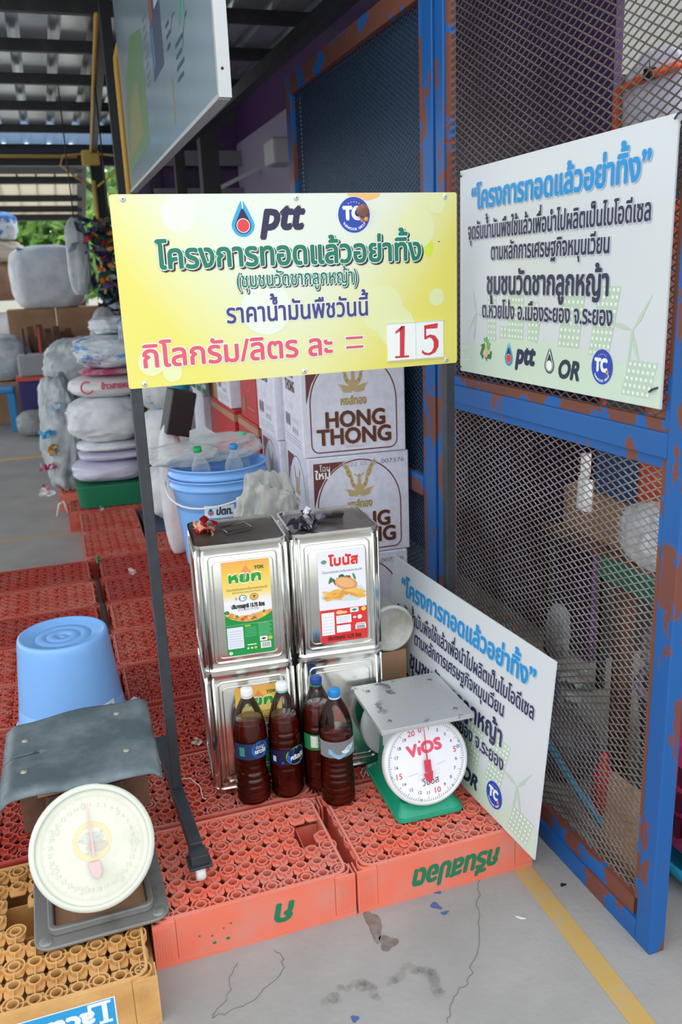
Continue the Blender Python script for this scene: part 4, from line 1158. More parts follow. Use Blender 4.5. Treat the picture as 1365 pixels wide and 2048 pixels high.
def dial(t, y, z, R, th, tilt, rimm, face, prints, back=False):
    T = Matrix.Translation((0, y, z)) @ Matrix.Rotation(-tilt, 4, 'X') @ Matrix.Rotation(pi/2, 4, 'X')
    if back: T = Matrix.Translation((0, y, z)) @ Matrix.Rotation(tilt, 4, 'X') @ Matrix.Rotation(-pi/2, 4, 'X')
    b = MB(T); b.lathe([(R*.80, -th), (R*.96, -th), (R, -th*.7), (R, -.004), (R*.985, 0), (R*.93, .004), (R*.905, .002), (R*.90, -.003)], rimm, 56, cap=(True, False)); o = b.build('dial_rim', t)
    b = MB(T); b.add([(R*.904*cos(2*pi*j/56), R*.904*sin(2*pi*j/56), -.004) for j in range(56)], [tuple(range(56))], face)
    P = Print(lambda u, v, d: (T @ Vector((u, v, -.004+d))))
    prints(P, R*.9)
    b.T = None; b.add(P.v, P.f, None); b.m = b.m[:-len(P.f)] + P.m if P.f else b.m; b.sm = b.sm[:-len(P.f)] + P.sm if P.f else b.sm
    f = b.build('dial_face', t)
    return T, f
def gprints(P, r):
    dial_numbers(P, r, 21, 5)
    rd = ink(232, 84, 112)
    P.text('VıOS', .0, r*.20, r*.40, rd, width=r*.92, bold=r*.022, rot=.1, layer=3); P.ell(-r*.13, r*.50, r*.035, r*.035, rd, 3, n=5)
    P.text('วีออส', r*.06, -r*.60, r*.24, ink(50, 50, 60), width=r*.46, rot=.06, layer=3)
    P.line([(-r*.5, -r*.30), (-r*.22, -r*.27)], r*.008, ink(150, 150, 160), 2); P.line([(r*.25, -r*.15), (r*.5, -r*.1)], r*.008, ink(150, 150, 160), 2)
    P.line([(-r*.28, -r*.44), (r*.32, -r*.36), (r*.33, -r*.27), (-r*.27, -r*.35)], r*.006, ink(200, 200, 210), 2, True)
    for a_ in (20, 195, 255, 310): P.ell(r*.97*cos(R_(a_)), r*.97*sin(R_(a_)), r*.03, r*.03, ink(160, 164, 176), 3, n=10)
    P.ell(r*.9*cos(R_(13)), r*.9*sin(R_(13)), r*.05, r*.05, ink(150, 176, 214), 3.5, n=12)
DT, f = dial(t, -.108, .145, .114, .03, .26, white_plastic, ink(240, 240, 248), gprints)
ndl = ink(206, 52, 76)
b = MB(DT); b.prism([(-.0018, 0), (.0018, 0), (.0006, .090), (-.0006, .090)], .0045, .006, ndl)
b.prism([(-.013, -.030), (.012, -.026), (.010, -.046), (.002, -.056), (-.008, -.046)], .0045, .006, ndl); b.prism([(-.009, .004), (.009, .004), (.009, -.026), (-.009, -.026)], .0045, .0058, ndl)
b.build('needle', t)
dial(t, .108, .150, .108, .02, .06, mat('pale_rim', S(206, 212, 214), .35), green, lambda P, r: None, back=True)
P = Print(lambda u, v, d: (-.0725-d, -u, v)); P.rect(-.02, .05, .135, .205, ink(234, 240, 246), 1); P.build('sticker', t)
b = MB(); m_st = mat('scratched_steel', S(196, 198, 200), .3, .45, col2=S(120, 120, 122), scale=16, lo=.6, hi=.66)
pz = .252; 
b.prism(rrect(-.125, .125, -.125, .125, .006, 3), pz+.008, pz+.012, m_st)
for (x0, x1, ya, yb_) in ((-.125, .125, -.125, -.122), (-.125, .125, .122, .125), (-.125, -.122, -.122, .122), (.122, .125, -.122, .122)): b.bx(x0, x1, ya, yb_, pz, pz+.008, m_st)
o = b.build('weighing_plate', t, bevel=.001)
for xx, yy in ((-.09, -.085), (.09, -.085), (-.09, .085), (.09, .085)):
    b = MB(); b.lathe([(.007, 0), (.006, .0016), (.0003, .002)], mat('rivet', S(150, 150, 150), .4, .8), n=14, c=(xx, yy, pz+.012)); b.build('rivet', o)

# old worn scale at the left
t = thing('dial_scale', 'old worn scale with a yellowed blank-looking dial and dark sheet top, on the tan crate', 'scale', (-.102, .165, CH+.001), .02)
grey_iron = mat('dull_grey_iron', S(138, 138, 136), .5, .45, col2=S(112, 100, 92), scale=7, lo=.5, hi=.7, bump=.2, bscale=20)
b = MB()
b.wall(rrect(-.142, .142, -.172, .172, .035, 5), rrect(-.098, .098, -.127, .127, .012, 5), .004, .012, grey_iron)
b.wall(rrect(-.112, .112, -.141, .141, .02, 5), rrect(-.100, .100, -.129, .129, .012, 5), .012, .03, grey_iron)
for xx in (-.118, .118):
    for yy in (-.148, .148): b.lathe([(.016, 0), (.016, .012), (.012, .015), (.0004, .0155)], grey_iron, n=18, c=(xx, yy, .0))
b.build('base', t, bevel=.003)
b = MB(); frus(b, .092, .075, .085, .06, .013, .265, rusty, 0, .05, .01, .01); b.build('housing', t, bevel=.003)
b = MB(); b.bx(-.097, .097, -.126, .126, .005, .011, card_brown); b.build('inner_tray', t)
b = MB()
for xx in (-.105, .105): b.bar((xx, .04, .16), (xx, .03, .286), .07, .012, rusty)
b.bar((-.10, .02, .276), (.10, .02, .276), .05, .02, card_brown); b.build('bracket', t)
fd = mat('yellowed_dial', S(222, 222, 206), .4, col2=S(206, 206, 188), scale=6)
def oprints(P, r):
    fadem = ink(212, 212, 199)
    dial_numbers(P, r*.92, 35, 5, fade=True)
    P.arc(0, r*.10, r*.30, 0, 360, r*.09, ink(226, 213, 168), 2, n=40)
    P.ell(.0, r*.16, r*.22, r*.10, ink(206, 210, 198), 2.5, n=24); P.ell(.01, r*.0, r*.20, r*.09, ink(204, 198, 184), 2.6, n=20)
    rr = random.Random(2)
    for k in range(10): P.ell(rr.uniform(-.2, .2)*r, rr.uniform(-.1, .26)*r, rr.uniform(.02, .05)*r, rr.uniform(.01, .03)*r, rr.choice((ink(200, 188, 176), ink(206, 202, 192), ink(194, 200, 192))), 3+k*.1, n=8)
DT, f = dial(t, -.106, .182, .131, .03, .50, mat('cream_rim', S(214, 218, 206), .4), fd, oprints)
nd2 = ink(222, 188, 190)
b = MB(DT); b.prism([(-.0028, -.02), (.0028, -.02), (.0008, .092), (-.0008, .092)], .003, .005, nd2); b.prism([(-.014, -.03), (.010, -.03), (.012, -.052), (.004, -.066), (-.008, -.056)], .003, .005, nd2); b.build('needle', t)
dial(t, .150, .185, .122, .02, .25, white_plastic, fd, lambda P, r: None, back=True)
slate = mat('dark_slate_sheet', S(84, 98, 104), .45, .15, col2=S(124, 136, 142), scale=9, lo=.42, hi=.72, bump=.25, bscale=14)
def pfn(u, v):
    x = -.172+.344*u; y = -.045+.34*v
    z = .303+.012*math.sin(3*u*pi)*(.5-v)*.6-.016*max(0, (.06-u)/.06)-.016*max(0, (u-.94)/.06)-.012*max(0, (.05-v)/.05)
    y += .012*math.sin(5*u)*(.3 if v > .5 else .6)+.03*(u-.5)*(1 if v > .5 else 0)
    return (x+(.012*(v-.5)), y, z)
b = MB(); b.grid(pfn, 40, 32, slate); o = b.build('weighing_plate', t, solid=.004)
for u, v in ((.15, .25), (.14, .72), (.80, .28), (.77, .82)):
    q = pfn(u, v); b = MB(); b.lathe([(.008, .0), (.007, .003), (.0003, .004)], mat('rivet_pale', S(170, 164, 150), .5, .5), n=14, c=(q[0], q[1], q[2]+.002)); b.build('rivet', o)

# ------------------------------------------------------------------ buckets
def pail_mesh(inv=False):
    H_, rb, rt = .33, .134, .172
    b = MB(); pr = []
    pr += [(.0005, .012), (.010, .012), (.012, .016), (.018, .016), (.020, .010), (.045, .010), (.05, .017), (.056, .010), (.078, .010), (.083, .016), (.088, .010), (.112, .010), (.120, .002), (.126, 0), (.131, .003), (rb, .012)]
    for i in range(1, 12):
        f = i/12; pr.append((rb+(rt-.010-rb)*f, .012+(H_-.05)*f))
    pr += [(rt-.010, H_-.04), (rt, H_-.038), (rt+.004, H_-.034), (rt+.004, H_-.026), (rt-.003, H_-.022), (rt-.003, H_-.008), (rt+.006, H_-.006), (rt+.007, H_), (rt-.002, H_), (rt-.004, H_-.01), (rb-.004, .03), (.0005, .028)]
    b.lathe(pr, bucket_blue, 64)
    return b
pm2 = pail_mesh().mesh('pail')
def pail(label, loc, inv=False, rz=0, sticker=True, handle=True):
    t = thing('bucket', label, 'bucket', loc, rz, 'light blue plastic buckets', rot=(pi, 0, rz) if inv else (0, 0, rz))
    o = bpy.data.objects.new('pail', pm2); COL.objects.link(o); o.parent = t
    if sticker:
        def mp(u, v, d):
            z = .225+v; r = .134+(.162-.134)*(z-.012)/.28+.0012+d; a = u/r; return (r*sin(a), -r*cos(a), z)
        P = Print(mp, .0004)
        P.rect(-.052, .052, -.022, .022, ink(226, 238, 246), .5, n=12); ptt_drop(P, -.030, -.004, .032, 1.5)
        P.text('ปตท.', .016, -.011, .036, ink(24, 34, 70), width=.058, bold=.0014, shear=.15, layer=3)
        P.build('sticker', t)
    return t
iz = CH+.33
t = pail('light blue bucket standing upside down behind the worn scale', (-.128, .945, CH+.001+.33), True, pi+.60)
t1_ = pail('light blue bucket with a sticker, the outer one of two nested buckets behind the tins', (.455, 1.345, Z1+rim_h+.002), False, -.20)
def bail(t, pts, grip, m):
    b = MB(); b.tube(pts, .0035, m, n=8); h = b.build('handle', t)
    if grip: b = MB(); b.tube(grip, .010, m, n=12); b.build('grip', h)
def bow(y0, dz, n=18): return [(.184*cos(pi*i/n)*1.0, y0*sin(pi*i/n)-.0, .305+dz*sin(pi*i/n)*(i/n)) for i in range(n+1)]
pts = bow(-.190, -.10)
bail(t1_, [(x*1.02, y*1.05, z) for x, y, z in pts], [(x*1.02, y*1.05, z) for x, y, z in pts[2:8]], white_plastic)
o = bpy.data.objects.new('bucket', pm2); COL.objects.link(o); o.location = (.455, 1.345, Z1+rim_h+.042)
tag(o, 'light blue bucket nested inside another, filled with clear empty bottles', 'bucket', 'light blue plastic buckets')
rr = random.Random(4)
def small_bottle(label, loc, rot, capc):
    t = thing('drink_bottle', label, 'bottle', loc, 0, 'empty clear bottles in the blue bucket', rot=rot)
    b = MB(); b.lathe([(.0005, 0), (.030, .001), (.033, .01), (.033, .10), (.031, .105), (.033, .11), (.030, .135), (.016, .165), (.0125, .17), (.0125, .188)], mat('thin_clear_bottle', S(220, 228, 232), .1, alpha=.12), 28); b.build('bottle_wall', t)
    b = MB(); b.lathe([(.0145, .186), (.0150, .19), (.0150, .200), (.0135, .202), (.0004, .202)], ink(*capc), 24); b.build('cap', t)
zb = Z1+rim_h+.042+.205
small_bottle('empty clear bottle with a green cap at the left of the blue bucket', (.395, 1.275, zb), (.12, -.1, 0), (28, 160, 86))
small_bottle('empty clear bottle with a blue cap in the middle of the blue bucket', (.497, 1.275, zb-.004), (.1, .02, 0), (40, 140, 206))
small_bottle('empty clear bottle with a pale green cap at the back of the blue bucket', (.545, 1.40, zb+.01), (-.05, .1, 0), (70, 180, 130))
# ------------------------------------------------------------------ soft bags
def bag_mesh(sx, sy, sz, m, seed, amp=.1, neck=0, sq=.75, nu=64, nv=40, fine=.35, freq=1.6):
    b = MB(); off = Vector((seed*3.7, seed*1.3, seed*.7))
    def pw(v): return math.copysign(abs(v)**sq, v)
    def fn(u, v):
        th = 2*pi*u; ph = pi*(v-.5)
        d = Vector((pw(cos(ph))*pw(cos(th)), pw(cos(ph))*pw(sin(th)), pw(sin(ph))))
        n = noise.noise(d*freq+off)+.5*noise.noise(d*freq*2.3+off)
        rdg = 1-abs(noise.noise(d*freq*3.1+off*2))*2
        rdg2 = 1-abs(noise.noise(Vector((d.x*7, d.y*7, d.z*3))+off))*2
        k = 1+amp*n+amp*fine*(rdg+.6*rdg2)
        p = Vector((d.x*sx*k, d.y*sy*k, d.z*sz*(1+amp*.5*n)))
        if neck and d.z > .55:
            f = (d.z-.55)/.45; p.x *= 1-f*.8*neck; p.y *= 1-f*.8*neck; p.z += f*f*sz*.35*neck
        p.z = max(p.z, -sz*.93)+sz*.93
        return p
    b.grid(fn, nu, nv, m, closeu=True)
    return b
def bag(name, label, cat, loc, d, m, seed, group=None, rz=0, **kw):
    o = bag_mesh(d[0], d[1], d[2], m, seed, **kw).build(name, loc=loc, rot=(0, 0, rz))
    return tag(o, label, cat, group)
# loose plastic over the bucket bottles, cloudy bag behind the tins
zr = Z1+rim_h+.042+.33
bag('plastic_bag', 'clear plastic bag bulging over the bottles at the back of the blue bucket', 'plastic bag', (.500, 1.435, zr-.012), (.125, .075, .048), clear_film, 3, amp=.22)
bag('plastic_bag', 'clear plastic bag hanging over the left rim of the blue bucket', 'plastic bag', (.340, 1.37, zr-.005), (.115, .08, .038), clear_film, 5, amp=.25)
b = MB(); b.prism([(0, 0), (.10, -.005), (.115, .06), (.06, .10), (.01, .085)], 0, .003, mat('frosted_sheet', S(196, 202, 204), .4, translucent=.3))
tag(b.build('plastic_sheet', loc=(.375, 1.46, zr+.012), rot=(1.25, 0, -.1)), 'frosted plastic piece standing up at the back of the blue bucket', 'plastic scrap')
bag('plastic_bag', 'cloudy crumpled plastic bag between the blue bucket and the upper tins', 'plastic bag', (.515, .87, CH+.001), (.100, .09, .395), cloudy_film, 7, amp=.26, freq=2.4, fine=.7, nu=96, nv=72)
# pale plastic tub behind the right tins
pc = atz(792, 1340, .3); 
b = MB(Matrix.Translation((0, 0, 0)) @ Matrix.Rotation(pi/2, 4, 'X') @ Matrix.Rotation(0, 4, 'Z'))
b.lathe([(.001, -.06), (.055, -.06), (.06, -.05), (.064, .03), (.070, .034), (.070, .044), (.062, .046), (.058, .03), (.001, .025)], mat('dusty_white_plastic', S(204, 204, 196), .45, col2=S(176, 172, 160), scale=12), 40)
tag(b.build('plastic_tub', loc=(.775, .545, CH+.36)), 'dusty white plastic tub between the right tins and the leaning sign', 'tub')
b = MB(); b.bx(.73, .82, .50, .60, CH+.001, CH+.288, card_brown); tag(b.build('cardboard_box', bevel=.002), 'small brown box hidden behind the green scale, under the white tub', 'box')

# ------------------------------------------------------------------ drink cartons
BW, BD, BH = .338, .30, .334
carton_w = mat('white_carton', S(226, 226, 238), .5, col2=S(214, 214, 230), scale=30)
mar = ink(110, 50, 50); gold = ink(196, 172, 124); gold2 = ink(176, 150, 86); dkb = ink(92, 46, 38)
def phoenix(P, cu, cv, s, lay=2):
    for sg in (-1, 1):
        def Q(pts): return [(cu+sg*x*s, cv+y*s) for x, y in pts][::sg]
        P.poly(Q([(.06, -.10), (.22, -.02), (.30, .16), (.30, .30), (.42, .42), (.44, .58), (.52, .70), (.56, .92), (.36, .70), (.26, .52), (.22, .34), (.17, .14), (.04, .02)]), gold, lay)
        for k in range(4): P.poly(Q([(.05, -.14-.05*k), (.30+.06*k-.1*(k == 3), -.06-.05*k), (.52-.05*k, -.02-.07*k), (.32, -.13-.05*k), (.06, -.22-.03*k)]), gold, lay+.2*k)
        for k in range(5): P.ell(cu+sg*(.2+.055*k)*s, cv+(.08+.15*k)*s, .045*s, .055*s, gold2, lay+1, n=8)
    P.poly([(cu-.10*s, cv-.26*s), (cu+.10*s, cv-.26*s), (cu+.16*s, cv-.06*s), (cu+.06*s, cv+.10*s), (cu+.05*s, cv+.38*s), (cu+.02*s, cv+.44*s), (cu-.03*s, cv+.44*s), (cu-.05*s, cv+.3*s), (cu-.06*s, cv+.10*s), (cu-.16*s, cv-.06*s)], gold, lay+1.2)
    P.line([(cu-.16*s, cv+.44*s), (cu-.06*s, cv+.36*s), (cu+.06*s, cv+.37*s), (cu+.16*s, cv+.46*s)], .03*s, gold2, lay+1.5)
def word(P, st, u, v, em, w, lay=3):
    P.text(st, u+.0022, v-.0012, em, ink(196, 160, 96), width=w, bold=em*.034, layer=lay)
    P.text(st, u, v, em, dkb, width=w, bold=em*.034, layer=lay+1)
def front_print(P, serial):
    a, c_ = .028, BW-.030
    P.poly([(.018, BH-.018), (.125, BH-.018), (.085, BH-.04), (.055, BH-.07), (.034, BH-.105), (.016, BH-.165)], mar, 1)
    P.text('โฉม', .056, BH-.044, .026, wht, width=.036, layer=2); P.text('ใหม่', .048, BH-.068, .034, wht, width=.052, bold=.0012, layer=2)
    n = 30; mid = (a+c_)/2; rx = (c_-a)/2; pts = []
    pts += [(a+.026, .014), (c_-.026, .014)]
    for i in range(6): t_ = R_(18*i); pts.append((c_-.024+.024*sin(t_), .014+.026*(1-cos(t_))+.0))
    for i in range(n+1):
        t_ = pi*i/n; pts.append((mid+rx*cos(t_), .165+.153*sin(t_)))
    for i in range(6): t_ = R_(90-18*i); pts.append((a+.024-.024*sin(t_), .014+.026*(1-cos(t_))))
    P.line(pts, .004, mar, 1.5, True)
    P.text(serial, BW-.055, BH-.036, .020, ink(120, 116, 124), width=.080, layer=2); P.text('12222 05:58', BW/2-.005, BH-.036, .019, ink(170, 166, 174), width=.13, layer=2.4)
    phoenix(P, mid, .228, .100, 2)
    P.text('หงส์ทอง', mid, .160, .036, gold2, width=.086, bold=.0014, layer=2)
    word(P, 'HONG', mid+.004, .092, .070, .200); word(P, 'THONG', mid, .038, .070, .245)
    P.text('ดื่มแล้วขับ ผิดกฎหมาย', mid, .024, .012, ink(200, 180, 170), width=.06, layer=2)
def side_print(P, style):
    if style == 'plain':
        P.text('HONG', .13, .24, .05, dkb, width=.12, bold=.0016, layer=2); P.text('THONG', .13, .195, .05, dkb, width=.15, bold=.0016, layer=2)
        for k in range(3): P.rect(.10, .17, .150-.006*k, .152-.006*k, ink(190, 190, 200), 1)
        P.rect(.035, .115, .075, .115, ink(120, 110, 124), 1); P.rect(.038, .112, .078, .112, ink(200, 186, 196), 2)
        for k in range(12): P.rect(.042+.0058*k, .045+.0058*k, .08, .11, ink(110, 100, 116), 3)
        P.rect(.14, .25, .095, .112, ink(206, 204, 214), 1)
        for k in range(4): P.rect(.15+k*.024, .158+k*.024, .062, .08, ink(96, 90, 100), 1)
        for k in range(3): P.rect(.03, .27, .045-.01*k, .047-.01*k, ink(150, 150, 162), 1)
    else:
        P.poly([(.022, BH-.02), (.115, BH-.02), (.05, BH-.075), (.020, BH-.145)], mar, 1)
        P.arc(.15, .19, .105, 0, 180, .003, mar, 1.5, b=.125)
        phoenix(P, .15, .21, .08, 2); P.text('หงส์ทอง', .15, .160, .022, gold2, width=.05, layer=2)
        P.text('HONG', .15, .095, .052, dkb, width=.13, bold=.0018, layer=2); P.text('THONG', .15, .045, .052, dkb, width=.16, bold=.0018, layer=2)
def carton_tree(label, loc, rz, style, front=True, serial='007376', group='white drink cartons stacked by the mesh'):
    t = thing('drink_carton', label, 'carton', loc, rz, group)
    b = MB(); b.bx(0, BW, 0, BD, 0, BH, carton_w); b.build('carton', t, bevel=.004)
    b = MB(); b.bx(.004, BW-.004, .1, .15, BH, BH+.0006, mat('clear_tape', S(206, 200, 186), .2)); b.build('tape', t)
    if front:
        P = Print(lambda u, v, d: (u, -.0001-d, v)); front_print(P, serial); P.build('front_print', t)
    P = Print(lambda u, v, d: (-.0001-d, BD-u, v)); side_print(P, style); P.build('side_print', t)
    return t
bz0 = 2*CH+.001
fx_, fy_ = .660, .908
carton_tree('white drink carton at the bottom of the front stack, mostly behind the tins', (fx_-.006, fy_-.002, bz0), -.055, 'arch', serial='007350')
carton_tree('white drink carton in the middle of the front stack, its maroon corner showing', (fx_+.004, fy_-.004, bz0+BH+.002), -.04, 'arch')
carton_tree('white drink carton on top of the front stack, just under the yellow sign', (fx_-.006, fy_, bz0+2*BH+.004), -.07, 'plain')
sx_, sy_ = .664, 1.24
carton_tree('white drink carton low in the second stack, behind the cloudy bag', (sx_, sy_, bz0), -.03, 'arch', False)
carton_tree('white drink carton halfway up the second stack, beside the blue bucket rim', (sx_-.004, sy_, bz0+BH+.002), -.03, 'arch', False)
carton_tree('white drink carton on top of the second stack, next to the red carton', (sx_-.012, sy_, bz0+2*BH+.004), -.03, 'plain', False)
red_c = mat('red_carton', S(186, 34, 34), .5); kraft = mat('kraft_tape', S(176, 132, 98), .5)
def plain_carton(label, loc, dims, rz, m, stripe=None, prints=None):
    t = thing('drink_carton', label, 'carton', loc, rz)
    b = MB(); b.bx(0, dims[0], 0, dims[1], 0, dims[2], m); b.build('carton', t, bevel=.003)
    if stripe: b = MB(); b.bx(-.0008, dims[0]+.0008, -.0008, dims[1]+.0008, stripe[0], stripe[1], kraft); b.build('tape', t)
    if prints: P = Print(lambda u, v, d: (-.0009-d, dims[1]-u, v)); prints(P); P.build('side_print', t)
    return t
def redp(P):
    P.arc(.15, .20, .06, 0, 360, .004, ink(206, 120, 110), 1, b=.08); P.text('SANG', .15, .20, .04, ink(206, 120, 110), width=.08, layer=2); P.rect(.04, .10, .03, .085, ink(150, 100, 60), 1); P.rect(.12, .26, .05, .055, ink(206, 110, 100), 1); P.rect(.12, .24, .035, .04, ink(206, 110, 100), 1)
def redp2(P):
    P.arc(.15, .20, .06, 0, 360, .004, ink(206, 120, 110), 1, b=.08); P.rect(.04, .10, .03, .085, ink(150, 100, 60), 1); P.rect(.12, .26, .05, .055, ink(206, 110, 100), 1)
rx_, ry_ = .68, 1.63
plain_carton('red carton at floor level behind the second white stack', (rx_, ry_, bz0), (.33, .36, .52), 0, red_c)
plain_carton('red carton with a brown tape band beside the blue bucket', (rx_-.004, ry_, bz0+.522), (.33, .37, .14), 0, red_c, (.10, .128))
plain_carton('upright red carton with a pale emblem between the white cartons', (rx_-.002, ry_, bz0+.664), (.33, .30, .34), 0, red_c, None, redp2)
bx_ = .70
def crown_p(P):
    for k in range(3):
        u0 = .02+.17*k
        P.rect(u0, u0+.14, .02, .26, ink(24, 84, 66), 1); P.ell(u0+.07, .15, .05, .08, ink(120, 150, 140), 2); P.ell(u0+.07, .17, .025, .04, ink(60, 110, 90) if k != 1 else ink(170, 60, 60), 3); P.rect(u0+.02, u0+.12, .05, .07, ink(170, 190, 180), 3)
plain_carton('low red carton with tape further back in the carton row', (.67, 2.06, .002), (.33, .60, .91), 0, red_c, (.86, .89))
carton_tree('white carton standing on the taped red carton further back', (.665, 2.10, .914), 0, 'plain', False)
plain_carton('brown carton beside the white one further back', (.672, 2.43, .914), (.3, .24, .34), 0, card_brown)
plain_carton('white carton with dark green bottle pictures at the far end of the carton row', (.640, 2.70, .90), (.36, .34, .34), 0, mat('white_green_carton', S(206, 214, 214), .5), None, crown_p)
plain_carton('white carton under the green printed one at the far end of the row', (.645, 2.71, CH+.001), (.36, .33, .775), 0, carton_w)

# ------------------------------------------------------------------ sacks behind the sign's left post
slab = mat('dark_blue_plastic', S(44, 60, 92), .5)
b = MB(); b.bx(.33, .80, 3.06, 3.57, 0, .12, slab); tag(b.build('plastic_pallet', bevel=.01), 'dark blue plastic slab under the pale sacks', 'pallet')
zs_ = .121
bag('sack', 'pale woven sack lying on the dark blue slab', 'sack', (.545, 3.36, zs_), (.18, .145, .17), sack_white, 11, 'pale sacks stacked behind the sign post', amp=.08)
bag('sack', 'pale woven sack second from the bottom beside the blue bucket', 'sack', (.54, 3.36, zs_+.325), (.18, .145, .17), sack_white, 12, 'pale sacks stacked behind the sign post', amp=.09)
bag('sack', 'pale sack with cyan printing near the top of the stack beside the bucket', 'sack', (.53, 3.36, zs_+.65), (.17, .145, .16), mat('cyan_printed_sack', S(206, 210, 212), .55, col2=S(60, 170, 196), scale=4, lo=.56, hi=.58), 13, 'pale sacks stacked behind the sign post', amp=.1)
bag('plastic_bag', 'grey-lilac plastic bag on top of the sack stack under the sign', 'plastic bag', (.53, 3.38, zs_+.955), (.2, .16, .13), mat('lilac_grey_film', S(176, 176, 196), .4, col2=S(130, 130, 150), scale=7, bump=.6, bscale=14), 14, amp=.16)
b = MB(); b.box((0, 0, .11), (.12, .14, .22), mat('black_plastic', S(36, 34, 38), .5)); tag(b.build('storage_box', loc=at(350, 868, 2.62), rot=(0, .25, .1), bevel=.006), 'black plastic box tilted between the pale sacks and the green carton', 'box')
bag('sack', 'narrow pale sack standing behind the blue bucket, under the black box', 'sack', (.445, 2.62, CH+.001), (.065, .055, .345), sack_white, 15, amp=.05)

# ------------------------------------------------------------------ heap at the left
b = MB(); tray = mat('green_plastic', S(26, 120, 84), .45, bump=.2)
frus(b, .225, .20, .24, .215, 0, .14, tray, 0, 0, .05, .05)
t = tag(b.build('plastic_tray', loc=(.222, 3.94, CH+.001), bevel=.004), 'green plastic tray under the lilac sack', 'tray')
lil = mat('lilac_sack', S(206, 204, 226), .35, bump=.4, bscale=10)
G1 = 'sacks and bags heaped behind the yellow sign'
hy = 3.95
bag('sack', 'shiny lilac-white sack lying on the green tray', 'sack', (.215, hy, .264), (.235, .21, .072), lil, 21, G1, amp=.06)
bag('sack', 'thin lilac sack, second one up on the green tray', 'sack', (.245, hy, .402), (.22, .2, .030), lil, 22, G1, amp=.06)
bag('sack', 'thin pale sack, third one up on the green tray', 'sack', (.25, hy, .460), (.22, .2, .030), sack_white, 23, G1, amp=.06)
bag('sack', 'bulging greyish-white sack in the middle of the heap', 'sack', (.235, hy, .518), (.235, .21, .145), sack_white, 24, G1, amp=.09, fine=.6)
bs_ = bag('sack', 'white sack with pink-red printing near the top of the heap', 'sack', (.27, hy, .795), (.25, .2, .068), mat('white_rice_sack', S(222, 224, 226), .5, bump=.3, bscale=8), 25, G1, amp=.06)
P = Print(lambda u, v, d: (u, -.186-d-.03*cos(u*4), v), .002); pk_ = ink(206, 56, 100)
P.arc(-.15, .075, .035, 60, 330, .010, pk_, 3); P.text('ข้าวสารหอม', .03, .062, .05, pk_, width=.2, bold=.002, layer=4); P.build('printed_word', bs_)
bag('plastic_bag', 'magenta edged bag folded between the white sack and the blue printed bag', 'plastic bag', (.31, hy, .928), (.21, .19, .020), mat('magenta_film', S(196, 62, 110), .4, col2=S(222, 190, 206), scale=6), 28, G1, amp=.1)
bag('plastic_bag', 'white plastic bag with blue printing on top of the heap', 'plastic bag', (.32, hy, .970), (.225, .19, .105), mat('blue_printed_film', S(206, 214, 220), .4, col2=S(90, 150, 206), scale=8, lo=.56, hi=.6, bump=.6, bscale=12, stretch=(1, 1, 2.5)), 26, G1, amp=.16, fine=.6)
bag('plastic_bag', 'crumpled white bag with a blue band at the very top of the heap', 'plastic bag', (.335, hy, 1.172), (.14, .12, .055), mat('blue_band_film', S(212, 218, 224), .4, col2=S(110, 160, 206), scale=6, lo=.55, hi=.6, bump=.5, bscale=14), 27, G1, amp=.2)
bag('plastic_bag', 'tall milky plastic bag hanging down the left side of the heap', 'plastic bag', (-.06, 4.40, CH+.002), (.115, .15, .40), film_white, 31, G1, amp=.2, fine=.7, freq=2.2)
bag('plastic_bag', 'milky plastic bag piled behind the tall bag, left of the printed sack', 'plastic bag', (.10, 4.78, .55), (.20, .17, .29), film_white, 32, G1, amp=.17, fine=.7, freq=2.2)
b = MB(); b.bx(-.05, .27, 4.62, 4.95, .002, .54, card_brown); tag(b.build('cardboard_box'), 'brown box hidden inside the heap of plastic bags', 'box')
rr = random.Random(12)
scr = [ink(86, 170, 214), ink(226, 160, 90), ink(206, 90, 130), ink(212, 216, 220), ink(90, 150, 120), ink(238, 240, 242)]
for k, (px, py, lab) in enumerate(((96, 872, 'blue and orange'), (104, 905, 'pale blue'), (98, 935, 'white'), (112, 815, 'pink'), (178, 850, 'teal'), (92, 985, 'grey'))):
    p = at(px, py, 4.17)
    crumple('plastic_scrap', '%s plastic scrap poking out of the left side of the bag heap' % lab, 'scrap', (p.x, p.y, max(.002, p.z-.02)), .05, scr[k], scr[(k+3) % 6], 40+k, 16)
p = at(116, 968, 4.05); b = MB(); b.tube([(p.x-.03, 4.05, .02), (p.x-.01, 4.04, .10), (p.x+.02, 4.05, .12), (p.x+.04, 4.06, .03)], .008, white_plastic, n=6)
tag(b.build('bag_tie'), 'white knotted bag end on the floor left of the pink-red crate', 'bag tie')

# hanging string of coloured wrappers by the sign's left edge
hp = at(205, 435, 5.72)
t = thing('wrapper_bundle', 'hanging bundle of many coloured plastic wrappers left of the yellow sign', 'wrappers', (hp.x, 5.72, 0))
b = MB(); cols = [ink(170, 50, 60), ink(40, 60, 90), ink(60, 90, 96), ink(214, 140, 60), ink(52, 60, 74), ink(90, 110, 120), ink(150, 160, 170), ink(30, 96, 70), ink(80, 70, 120)]
rr = random.Random(6)
zt_, zb_ = at(205, 440, 5.72).z, at(230, 690, 5.72).z
for k in range(420):
    f = rr.random(); c = Vector((-.02+.10*f+rr.gauss(0, .075)*(1-.3*f), rr.gauss(0, .06), zt_+(zb_-zt_)*f)); s_ = rr.uniform(.03, .075)
    a = Vector((rr.gauss(0, 1), rr.gauss(0, 1), rr.gauss(0, 1))).normalized(); c2 = a.orthogonal().normalized()
    b.add([c-a*s_, c+c2*s_*.6, c+a*s_, c-c2*s_*.6, c+a.cross(c2)*s_*.3], [(0, 1, 4), (1, 2, 4), (2, 3, 4), (3, 0, 4)], rr.choice(cols))
tag(b.build('wrappers', t), kind='stuff')
